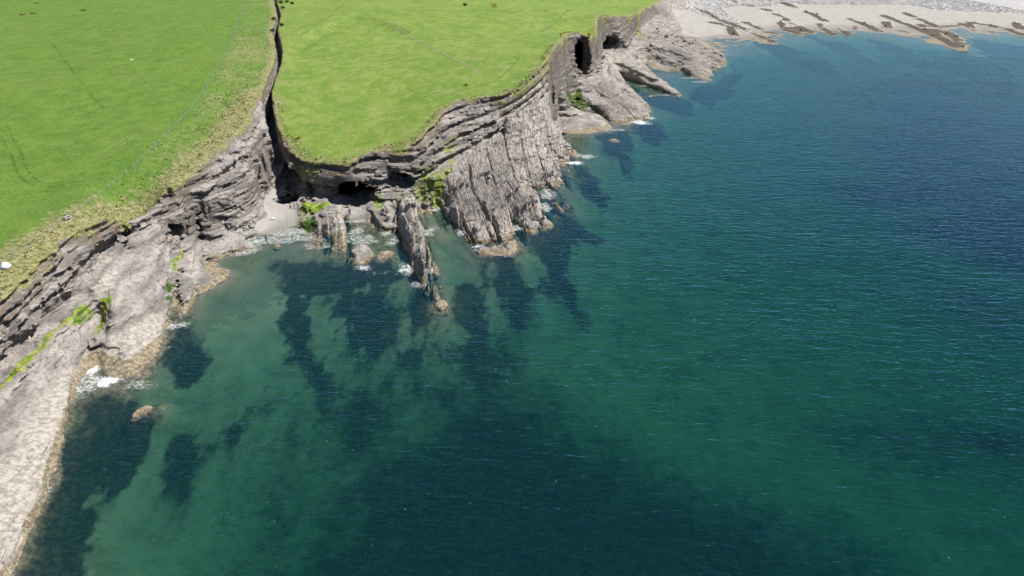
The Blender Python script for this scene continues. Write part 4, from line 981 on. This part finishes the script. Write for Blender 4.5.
def strip(name, px, z, width, mat, offs, label):
    pts = W(px, z); s = np.r_[0, np.cumsum(np.hypot(*(np.diff(pts[:, :2], axis=0).T)))]
    n = int(s[-1] / 1.2); S = np.linspace(0, s[-1], n)
    x = np.interp(S, s, pts[:, 0]); y = np.interp(S, s, pts[:, 1])
    for _ in range(12):
        x[1:-1] = (x[:-2] + 2 * x[1:-1] + x[2:]) / 4; y[1:-1] = (y[:-2] + 2 * y[1:-1] + y[2:]) / 4
    tx = np.gradient(x); ty = np.gradient(y); L = np.hypot(tx, ty); nx_, ny_ = -ty / L, tx / L
    V = []; F = []
    for o in offs:
        b = len(V)
        ox = o + .15 * np.sin(S * .3)
        for sd in (-1, 1):
            xx = x + nx_ * (ox + sd * width / 2); yy = y + ny_ * (ox + sd * width / 2)
            V += list(zip(xx, yy, height(xx, yy) + .07))
        F += [(b + i, b + i + 1, b + n + i + 1, b + n + i) for i in range(n - 1)]
    tag(link(name, mesh(name, V, F, mat, True)), label, 'track', kind='structure')
strip('wheel_track', [(10, 10, 28), (25, 29, 26.4), (47, 41, 25.4), (75, 51, 24.6), (105, 62, 23.6), (130, 73, 22.8), (155, 90, 21.4), (186, 107, 20)], None, .55, PALE_G, (-1, 1), 'pale pair of wheel marks curving across the left field')
strip('wheel_track', [(188, 108, 20), (165, 119, 19.3), (138, 134, 18.4), (115, 148, 17.6), (96, 166, 16.6)], None, .55, PALE_G, (-1, 1), 'pale wheel marks leading from the fence down the left field')
strip('wheel_track', [(2, 126, 19.2), (12, 146, 18), (22, 168, 17.2), (29, 181, 16.8), (42, 187, 16.4), (58, 186, 16.2), (74, 181, 16.2)], None, .6, DARK_G, (-1, 1), 'dark pair of wheel marks near the left edge of the field')
strip('wheel_track', [(188, 10, 28.5), (204, 22, 27.2), (213, 34, 26), (212, 50, 24.6)], None, .6, PALE_G, (-1, 1), 'faint curved wheel marks near the top of the field')
strip('wheel_track', [(52, 42, 25.4), (66, 62, 23.6), (82, 82, 22.4), (102, 106, 20.8)], None, .9, DARK_G, (0,), 'dark line in the grass crossing the left field')
strip('footpath', [(386, 22, 27.5), (402, 29, 26.5), (425, 40, 25.4), (450, 54, 24.4), (470, 66, 23.2), (484, 76, 22.4)], None, 1.0, TROD, (0,), 'narrow trodden path slanting across the headland grass')
strip('footpath', [(300, 38, 25.2), (318, 26, 26.8), (336, 12, 27.8), (344, 2, 28.6)], None, 1.2, PALE_G, (0,), 'faint path along the grassy bank by the chasm')
strip('footpath', [(440, 92, 21), (470, 84, 22.4), (500, 74, 23.6), (520, 56, 25)], None, .8, PALE_G, (0,), 'faint path following the headland cliff edge')

# --- rough grass tussocks along the brink (uncountable)
TUFT = NT('tussock_grass'); _p = TUFT.n('ShaderNodeNewGeometry').outputs['Position']
TUFT.bsdf(TUFT.mix(TUFT.ramp(TUFT.noise(_p, .45, 4, .7), .36, .62), (.13, .17, .035), (.40, .35, .19)), .9, None, .2); TUFT = TUFT.m
tx = rng.uniform(-135, 60, 90000); ty = rng.uniform(60, 330, 90000)
sg = SDG(tx, ty); gl = GULD(tx, ty)
fortm = tx > np.interp(ty, GUL[::-1, 1], GUL[::-1, 0])
lim = np.where(fortm, 3.0, 9.0) * (1 + .8 * fbm(tx * .08, ty * .08, 0, 2, 91))
ok = (sg > .9) & ((sg < lim) | (rng.random(len(tx)) < .16 * ROUGH(tx, ty))) & (gl > 2.8) & (fbm(tx * .3, ty * .3, 0, 2, 90) > -.25)
tx, ty = tx[ok][:6000], ty[ok][:6000]; tz = height(tx, ty)
n = len(tx); V = np.zeros((n, 6, 3, 3)); R = rng.uniform(.28, .62, n); 
for b in range(6):
    a = rng.uniform(0, 2 * np.pi, n); ln = rng.uniform(.3, 1, n) * R; wv = .16 * R
    ca, sa = np.cos(a), np.sin(a)
    V[:, b, 0] = np.stack([tx - sa * wv + ca * .1 * R, ty + ca * wv + sa * .1 * R, tz - .05], 1)
    V[:, b, 1] = np.stack([tx + sa * wv + ca * .1 * R, ty - ca * wv + sa * .1 * R, tz - .05], 1)
    V[:, b, 2] = np.stack([tx + ca * ln, ty + sa * ln, tz + R * rng.uniform(.4, .9, n)], 1)
me = mesh_np('rough_grass', V.reshape(-1, 3), np.arange(n * 18).reshape(-1, 3)); me.materials.append(TUFT)
tag(link('rough_grass', me), 'pale rough tussock grass along the cliff brink', 'grass', kind='stuff')

# --- stones
def ico(sub):
    import bmesh
    bm = bmesh.new(); bmesh.ops.create_icosphere(bm, subdivisions=sub, radius=1)
    V = np.array([v.co[:] for v in bm.verts]); F = [tuple(v.index for v in f.verts) for f in bm.faces]; bm.free(); return V, F
IV, IF = ico(3)
def stone_mesh(seed, mat, flat=.65):
    V = IV.copy(); r = np.random.default_rng(seed)
    for _ in range(16):                                   # cut facets, as broken bedded rock has
        nrm = r.normal(size=3); nrm /= np.linalg.norm(nrm); c = r.uniform(.42, .78)
        d = V @ nrm - c; V = V - np.clip(d, 0, None)[:, None] * nrm
    V *= (1 + .22 * fbm(V[:, 0] * 2, V[:, 1] * 2, V[:, 2] * 2, 2, seed))[:, None]
    V *= np.array([1, r.uniform(.6, .9), flat])
    return mesh('boulder', V, IF, mat)
STONE_G = simple('grey_stone', (.27, .25, .24), .9, .45, 2.5, .05); STONE_P = simple('pale_stone', (.55, .53, .50), .9, .25, 2.5, .04)
STONE_D = simple('weedy_stone', (.045, .038, .024), .7, .6, 3.0, .06); STONE_T = simple('barnacled_stone', (.28, .22, .13), .9, .5, 3.0, .06)
SM = {k: [stone_mesh(i * 7 + j, m) for j in range(4)] for i, (k, m) in enumerate((('g', STONE_G), ('p', STONE_P), ('d', STONE_D), ('t', STONE_T)))}
def boulder(x, y, size, kind, label, group=None, z=None, name='boulder'):
    o = bpy.data.objects.new(name, random.choice(SM[kind])); C.objects.link(o)
    o.location = (x, y, (down(x, y) if z is None else z) + size * .22); o.scale = (size * random.uniform(.8, 1.2), size, size * random.uniform(.7, 1.1))
    o.rotation_euler = (random.gauss(0, .2), random.gauss(0, .2), random.uniform(0, 6.28))
    return tag(o, label, 'rock', group)
for px, py, sz, k, l in [(254, 218, .55, 'p', 'white stone leftmost on the cove sand by the rocks'), (260.5, 217, .5, 'p', 'white stone second from left on the cove sand'),
                         (266, 217.5, .55, 'p', 'white stone third from left on the cove sand'), (271.5, 219, .75, 'p', 'largest white stone on the cove sand, rightmost of its row'),
                         (256, 221, .4, 'd', 'small dark stone below the white stones on the cove sand'), (278, 246, 1.3, 't', 'weedy boulder awash in the surf of the cove'),
                         (131, 60, .7, 'p', 'small pale stone alone in the left field'), (117.5, 209, .45, 'p', 'white stone in dry grass at the brink of the left cliff')]:
    p = seen(px, py); boulder(p.x, p.y, sz, k, l, z=p.z - (.55 if p.z < .02 else .1))
for px, py, sz, k, l in [(489, 178, 1.1, 'g', 'single grey boulder sitting on the ribbed platform')]:
    p = seen(px, py); boulder(p.x, p.y, sz, k, l, z=p.z - .1)
def scatter(n, test, box, sizes, kinds, label, group, name='boulder'):
    k = 0; t = 0
    while k < n and t < n * 60:
        t += 1
        x = random.uniform(box[0], box[1]); y = random.uniform(box[2], box[3])
        if random.random() > float(test(x, y)): continue
        boulder(x, y, random.uniform(*sizes) ** 1.0, random.choice(kinds), label, group, name=name); k += 1
scatter(45, lambda x, y: REEF(x, y) ** 2, (140, 420, 440, 640), (.7, 1.7), 'ddg', 'dark weedy boulder on the reef ridges of the far beach', 'reef boulders on the far beach')
a = W([(428, 200, 2), (440, 204, 0), (436, 210, 0), (424, 208, 0)])
scatter(14, lambda x, y: inside(np.array([x]), np.array([y]), a)[0], (a[:, 0].min(), a[:, 0].max(), a[:, 1].min(), a[:, 1].max()), (.4, .9), 'gt', 'grey rubble boulder at the head of the narrow inlet', 'rubble in the narrow inlet')
a = W([(560, 96, 6), (592, 100, 2), (594, 112, 0), (562, 114, 0)])
scatter(16, lambda x, y: inside(np.array([x]), np.array([y]), a)[0], (a[:, 0].min(), a[:, 0].max(), a[:, 1].min(), a[:, 1].max()), (.6, 1.5), 'ggt', 'grey boulder in the mossy hollow below the tall cave', 'boulders below the tall cave')
a = W([(636, 36, 7), (660, 22, 6), (690, 40, 1), (690, 60, 2), (648, 52, 3)])
scatter(30, lambda x, y: inside(np.array([x]), np.array([y]), a)[0], (a[:, 0].min(), a[:, 0].max(), a[:, 1].min(), a[:, 1].max()), (.8, 2.0), 'gpt', 'loose boulder on the bare rocks beside the sandy beach', 'boulders beside the sandy beach')
a = W([(206, 236, 1.2), (250, 232, 1.4), (262, 214, 3), (240, 220, 5), (210, 228, 3)])
scatter(16, lambda x, y: inside(np.array([x]), np.array([y]), a)[0], (a[:, 0].min(), a[:, 0].max(), a[:, 1].min(), a[:, 1].max()), (.4, 1.0), 'gg', 'grey block fallen at the foot of the buttress by the cove', 'fallen blocks by the cove')
# shingle: far too many stones to count
qx = rng.uniform(100, 430, 60000); qy = rng.uniform(430, 760, 60000)
ok = COBB(qx, qy) * (1 - .6 * REEF(qx, qy)) > rng.random(60000) * .9 + .05
qx, qy = qx[ok][:9000], qy[ok][:9000]; qz = height(qx, qy); qs = rng.uniform(.25, .8, len(qx)) ** 1.3 * 1.3
V2, F2 = ico(1); F2 = np.array(F2); n = len(qx)
rr = rng.uniform(.6, 1.1, (n, 1, 3)) * np.array([1, 1, .7])
Vc = V2[None] * rr * qs[:, None, None] + np.stack([qx, qy, qz + .1], 1)[:, None]
me = mesh_np('shingle', Vc.reshape(-1, 3), (F2[None] + (np.arange(n) * len(V2))[:, None, None]).reshape(-1, 3))
SHN = NT('shingle_stone'); _p = SHN.n('ShaderNodeNewGeometry').outputs['Position']; _v = SHN.n('ShaderNodeTexVoronoi'); SHN.l(_p, _v.inputs['Vector']); _v.inputs['Scale'].default_value = .7
SHN.bsdf(SHN.mix(_v.outputs['Color'], (.20, .195, .19), (.62, .61, .59)), .9, None, .2); me.materials.append(SHN.m)
tag(link('shingle', me), 'pale grey shingle bank at the top of the far beach', 'shingle', kind='stuff')

# --- bushes
LEAF_D = simple('dark_leaves', (.030, .055, .012), .8, .5, 2.0); LEAF_Y = simple('yellow_flowers', (.42, .40, .04), .8, .5, 3.0); LEAF_G = simple('green_leaves', (.075, .12, .02), .8, .5, 2.0); STEM = simple('woody_stem', (.08, .06, .04), .9)
def bush(px, py, z, r, mat, label, group, name='bush'):
    p = W([(px, py, z)])[0]; zz = float(height(np.array([p[0]]), np.array([p[1]]))[0])
    root = empty(name, (p[0], p[1], zz)); tag(root, label, 'bush', group)
    n = 260; c = rng.normal(size=(n, 3)); c /= np.linalg.norm(c, axis=1)[:, None]
    c = c * (rng.random((n, 1)) ** .5) * np.array([r, r, r * .62]) * (1 + .35 * fbm(c[:, 0] * 2, c[:, 1] * 2, c[:, 2] * 2, 2, int(px))[:, None]); c[:, 2] += r * .5
    t = rng.normal(size=(n, 3)); t /= np.linalg.norm(t, axis=1)[:, None]; u = np.cross(t, rng.normal(size=(n, 3))); u /= np.linalg.norm(u, axis=1)[:, None]
    w = .16 * r ** .5
    V = np.stack([c - t * w, c + u * w * .6, c + t * w, c - u * w * .6], 1).reshape(-1, 3)
    me = mesh_np('crown', V, np.arange(4 * n).reshape(-1, 4)); me.materials.append(mat); link('crown', me, parent=root)
    VV = []; FF = []
    for k in range(4):
        a = k * 1.6 + .3; v, f_ = tube([(0, 0, -.2), (math.cos(a) * r * .3, math.sin(a) * r * .3, r * .5), (math.cos(a) * r * .6, math.sin(a) * r * .6, r * .8)], [.05 * r, .035 * r, .012 * r], 5)
        FF += [tuple(i + len(VV) for i in q) for q in f_]; VV += v
    link('stem', mesh('stem', VV, FF, STEM), parent=root)
gb = 'dark bushes at the head of the chasm'
for px, py, z, r in [(276, 0, 29.4), (281, 2, 29), (287, 1, 29.2), (292, 3, 28.8), (283, 10, 28.2), (275, 22, 26.8), (281, 26, 26.4), (273, 34, 25.4)] and [(276, -1, 29.6, 1.6), (281, 2, 29.2, 1.7), (287, 1, 29.2, 1.4), (292, 3, 28.9, 1.2), (283, 9, 28.3, 1.2), (274, 21, 26.9, 1.3), (282, 27, 26.2, 1.1), (273, 33, 25.5, 1.2)]:
    bush(px, py, z, r, LEAF_D, 'low dark green bush overhanging the head of the chasm', gb)
bush(465, 1, 29.6, 1.5, LEAF_D, 'lone dark bush at the top edge of the headland grass', None)
for px, py, z, r, l in [(299, 139, 13.6, .8, 'yellow flowering clump at the brink above the caves'), (466, 81, 22.4, .8, 'yellow flowering clump on the headland edge above the platform'),
                        (589, 34, 24, 1.3, 'yellow gorse clump on the brink above the tall cave'), (494, 3, 29.4, 2.2, 'broad yellow gorse patch at the top of the headland')]:
    bush(px, py, z, r, LEAF_Y, l, None, 'gorse_bush')

# --- white sack by the first post, timber stile, soil heaps
def lump(name, px, py, z, size, mat, label, cat, seed, lift=.3):
    p = W([(px, py, z)])[0]; zz = float(height(np.array([p[0]]), np.array([p[1]]))[0])
    V = IV * np.array(size); V = np.sign(V) * (np.abs(V / np.array(size)) ** .7) * np.array(size); V = V * (1 + .45 * fbm(IV[:, 0] * 1.6, IV[:, 1] * 1.6, IV[:, 2] * 1.6, 3, seed))[:, None]
    V[:, 2] = np.maximum(V[:, 2], -size[2] * .5) + size[2] * .45
    o = link(name, mesh(name, V, IF, mat, True)); o.location = (p[0], p[1], zz); return tag(o, label, cat)
sack = lump('bulk_sack', 5.5, 267.5, 14.4, (.85, .6, .5), simple('white_woven_plastic', (.72, .73, .76), .6, .08, 4, .03), 'slumped white sack beside the end fence post on the left', 'sack', 3)
V, F = tube([(-.45, .1, .35), (0, .2, .62), (.4, .12, .42)], [.05, .07, .05], 6)
link('tied_neck', mesh('tied_neck', V, F, sack.data.materials[0], True), parent=sack)
SOIL = simple('bare_soil', (.12, .075, .045), .95, .4, 4, .05)
for px, py, z, l in [(22, 13, 27.8, 'brown soil heap leftmost near the top of the field'), (36, 1.5, 28.6, 'brown soil heap at the very top of the left field'), (84, 9, 28, 'brown soil heap right of the others in the field'), (33, 12, 27.8, 'small brown soil heap beside the leftmost heap')]:
    lump('soil_heap', px, py, z, (1.3, 1.1, .35), SOIL, l, 'soil', int(px))
p = W([(67, 219, 15)])[0]; zz = float(height(np.array([p[0]]), np.array([p[1]]))[0])
st = empty('stile', (p[0], p[1], zz)); st.rotation_euler.z = 1.2; tag(st, 'low grey timber stile in the left cliff fence', 'stile')
def boxmesh(name, c, d, mat):
    x, y, z = d[0] / 2, d[1] / 2, d[2] / 2
    V = [(c[0] + a * x, c[1] + b * y, c[2] + e * z) for a in (-1, 1) for b in (-1, 1) for e in (-1, 1)]
    return mesh(name, V, [(0, 1, 3, 2), (4, 6, 7, 5), (0, 4, 5, 1), (2, 3, 7, 6), (0, 2, 6, 4), (1, 5, 7, 3)], mat)
link('step', boxmesh('step', (0, .25, .35), (1.3, .26, .06), POST), parent=st); link('step', boxmesh('step', (0, -.25, .35), (1.3, .26, .06), POST), parent=st)
link('step', boxmesh('step', (0, 0, .68), (1.3, .26, .06), POST), parent=st)
for sx in (-.5, .5): link('leg', boxmesh('leg', (sx, 0, .3), (.1, .7, .62), POST), parent=st)

# --- people: one continuous body each, grown as a smooth union of tapered limbs
SKIN = simple('skin', (.45, .28, .20), .6, .05, 3); HAIRS = [simple('brown_hair', (.05, .03, .018), .7, .2, 8), simple('fair_hair', (.28, .19, .09), .7, .2, 8)]
CL = {n: simple('cloth_' + n, c, .9, .12, 5) for n, c in dict(red=(.55, .03, .05), navy=(.02, .03, .10), blue=(.05, .10, .32), pink=(.60, .18, .24), white=(.72, .72, .72), grey=(.25, .26, .28), black=(.015, .015, .018), teal=(.10, .35, .36), denim=(.06, .09, .17), khaki=(.20, .17, .11)).items()}
POSE = dict(
 stand=dict(pel=(0, 0, .93), chest=(0, .01, 1.36), head=(0, .02, 1.62), kL=(.10, .03, .50), fL=(.11, 0, .07), kR=(-.10, .04, .50), fR=(-.12, .05, .07), eL=(.26, -.02, 1.10), hL=(.27, .10, .86), eR=(-.26, -.02, 1.10), hR=(-.26, .12, .87)),
 walk=dict(pel=(0, 0, .91), chest=(0, .05, 1.34), head=(0, .09, 1.60), kL=(.10, .20, .52), fL=(.10, .30, .07), kR=(-.10, -.02, .50), fR=(-.10, -.34, .12), eL=(.25, -.10, 1.10), hL=(.24, -.06, .86), eR=(-.25, .10, 1.10), hR=(-.22, .30, .95)),
 sit=dict(pel=(0, 0, .14), chest=(0, -.05, .58), head=(0, .0, .85), kL=(.14, .42, .44), fL=(.13, .62, .07), kR=(-.14, .40, .46), fR=(-.13, .58, .07), eL=(.25, .10, .38), hL=(.16, .36, .46), eR=(-.26, -.14, .34), hR=(-.28, -.24, .07)),
 crouch=dict(pel=(0, -.08, .32), chest=(0, .10, .72), head=(0, .22, .97), kL=(.15, .30, .48), fL=(.14, .12, .07), kR=(-.15, .28, .46), fR=(-.14, .10, .07), eL=(.24, .28, .55), hL=(.14, .46, .42), eR=(-.24, .26, .54), hR=(-.12, .44, .30)))
def person(foot, pose, top, legs, hair, label, turn, scale=1.0, group=None, z=None):
    k = POSE[pose]; J = {a: np.array(b, float) for a, b in k.items()}
    chest, pel, head = J['chest'], J['pel'], J['head']
    up = (chest - pel) / np.linalg.norm(chest - pel)
    caps = [(pel, chest, .135, .150), (pel + [.07, 0, 0], pel - [.07, 0, 0], .125, .125), (chest + [.15, 0, .05], chest + [-.15, 0, .05], .085, .085), (chest + up * .1, head - up * .06, .055, .055),
            (head, head + [0, .01, .05], .088, .095), (head + [0, .085, -.005], head + [0, .105, -.015], .018, .016), (head + [.088, 0, 0], head + [.095, -.01, .02], .02, .02), (head + [-.088, 0, 0], head + [-.095, -.01, .02], .02, .02),
            (head + [0, .05, -.07], head + [0, .065, -.075], .035, .03)]
    for s, sx in (('L', 1), ('R', -1)):
        hip = pel + [.09 * sx, 0, -.02]; sh = chest + [.18 * sx, 0, .05]; fwd = np.array([0, .15, -.035])
        caps += [(hip, J['k' + s], .088, .062), (J['k' + s], J['f' + s], .060, .042), (J['f' + s], J['f' + s] + fwd, .045, .035), (sh, J['e' + s], .062, .046), (J['e' + s], J['h' + s], .044, .030)]
        hd = J['h' + s] - J['e' + s]; hd /= np.linalg.norm(hd); caps.append((J['h' + s], J['h' + s] + hd * .08, .032, .036))
    vs = .032; lo = np.array([-.5, -.6, -.06]); nn = np.array([32, 46, 62])
    G = np.stack(np.meshgrid(*[lo[i] + np.arange(nn[i]) * vs for i in range(3)], indexing='ij'), -1)
    D = np.full(G.shape[:3], 1e9)
    for a, b, ra, rb in caps:
        e = b - a; t = np.clip(((G - a) @ e) / max(e @ e, 1e-9), 0, 1); d = np.linalg.norm(G - a - t[..., None] * e, axis=-1) - (ra + (rb - ra) * t)
        h_ = np.clip(.5 + .5 * (D - d) / .035, 0, 1); D = D * (1 - h_) + d * h_ - .035 * h_ * (1 - h_)
    v, c, q = surface_net(-D); v = v * vs + lo
    F = [tuple(int(i) for i in r) for r in q]; V = [tuple(p) for p in v]; mat = []
    hm = head + [0, -.02, .03]
    for f_ in F:
        m_ = np.mean([V[i] for i in f_], axis=0)
        dh = np.linalg.norm(m_ - head); la = min(np.linalg.norm(m_ - J['h' + s]) for s in 'LR')
        arm = min(np.linalg.norm(m_ - J['e' + s]) for s in 'LR')
        if dh < .17 and (m_ - chest) @ up > .12: mat.append(2 if not (m_[2] > head[2] + .05 or m_[1] < head[1] - .02) else 3)
        elif la < .10: mat.append(2)
        else:
            dl = min(np.linalg.norm(m_ - (J['k' + s] * t + J['f' + s] * (1 - t))) for s in 'LR' for t in (0, .5, 1)); dl2 = min(np.linalg.norm(m_ - (pel * t + J['k' + s] * (1 - t))) for s in 'LR' for t in (0, .4, .75))
            df = min(np.linalg.norm(m_ - J['f' + s] - [0, .06, 0]) for s in 'LR')
            dt = min(np.linalg.norm(m_ - (pel * (1 - t) + chest * t)) for t in (.35, .7, 1)); 
            mat.append(4 if df < .13 else (1 if min(dl, dl2) < min(dt, arm) else 0))
    for s, sx in (('L', 1), ('R', -1)):                       # five unequal, bent fingers on each hand
        hd = J['h' + s] - J['e' + s]; hd /= np.linalg.norm(hd); side = np.cross(hd, [1, 0, 0]); side /= np.linalg.norm(side); pal = np.cross(hd, side) * sx
        for i, L in enumerate((.066, .078, .082, .074, .058)):
            if i == 0: a0 = J['h' + s] + side * .03 + hd * .02; dd = side * .75 + hd * .65
            else: a0 = J['h' + s] + hd * .095 + side * (.036 - .021 * (i - 1)); dd = hd
            b0 = a0 + dd * L * .55; c0 = b0 + (dd * .7 + pal * .6) * L * .5
            tv, tf = tube([a0 - dd * .02, b0, c0], [.0095, .009, .006], 5); b_ = len(V); V += [tuple(p) for p in tv]; F += [tuple(i_ + b_ for i_ in t_) for t_ in tf]; mat += [2] * len(tf)
    me = bpy.data.meshes.new('person'); me.from_pydata(V, [], F)
    for m_ in (CL[top], CL[legs], SKIN, HAIRS[hair], CL['black']): me.materials.append(m_)
    me.polygons.foreach_set('material_index', np.array(mat, np.int32)); me.polygons.foreach_set('use_smooth', np.ones(len(F), bool)); me.update()
    p = seen(*foot); o = link('person', me); o.location = (p.x, p.y, p.z if z is None else z); o.rotation_euler.z = turn; o.scale = (scale,) * 3
    return tag(o, label, 'person', group)
person((341.5, 201), 'stand', 'red', 'denim', 0, 'person in a red jacket standing at the middle cave mouth', 2.6)
person((350, 214.5), 'stand', 'blue', 'navy', 0, 'person in a blue top standing on the small sandy patch', 3.4)
person((291, 208), 'crouch', 'pink', 'denim', 1, 'person in a pink top crouching by the cave on the cove sand', 3.0)
person((294.5, 209), 'stand', 'navy', 'khaki', 0, 'person in a dark navy top beside the mossy slab', 2.2, .8)
person((298, 207), 'stand', 'white', 'grey', 1, 'person in white standing by the edge of the mossy slab', 3.6, .95)
person((266.5, 241.5), 'walk', 'navy', 'black', 0, 'person in dark clothes wading in the surf of the cove', 1.2, 1.0, None, -.25)
person((383, 213), 'sit', 'blue', 'grey', 0, 'person in blue sitting on the short rock rib', 2.7)
person((387, 212.5), 'sit', 'pink', 'navy', 1, 'person in pink sitting on the short rock rib', 3.3)
person((602, 71.5), 'walk', 'pink', 'denim', 0, 'person in pale red leftmost on the ledge below the tall cave', .8)
person((608, 73.5), 'stand', 'teal', 'grey', 1, 'person in teal in the middle of the trio on the far ledge', 2.9)
person((610, 75), 'stand', 'red', 'navy', 0, 'person in red rightmost of the trio on the far ledge', 2.2)
person((600.5, 83.5), 'sit', 'white', 'pink', 1, 'person in white sitting on the grey ledge below the trio', 2.6)
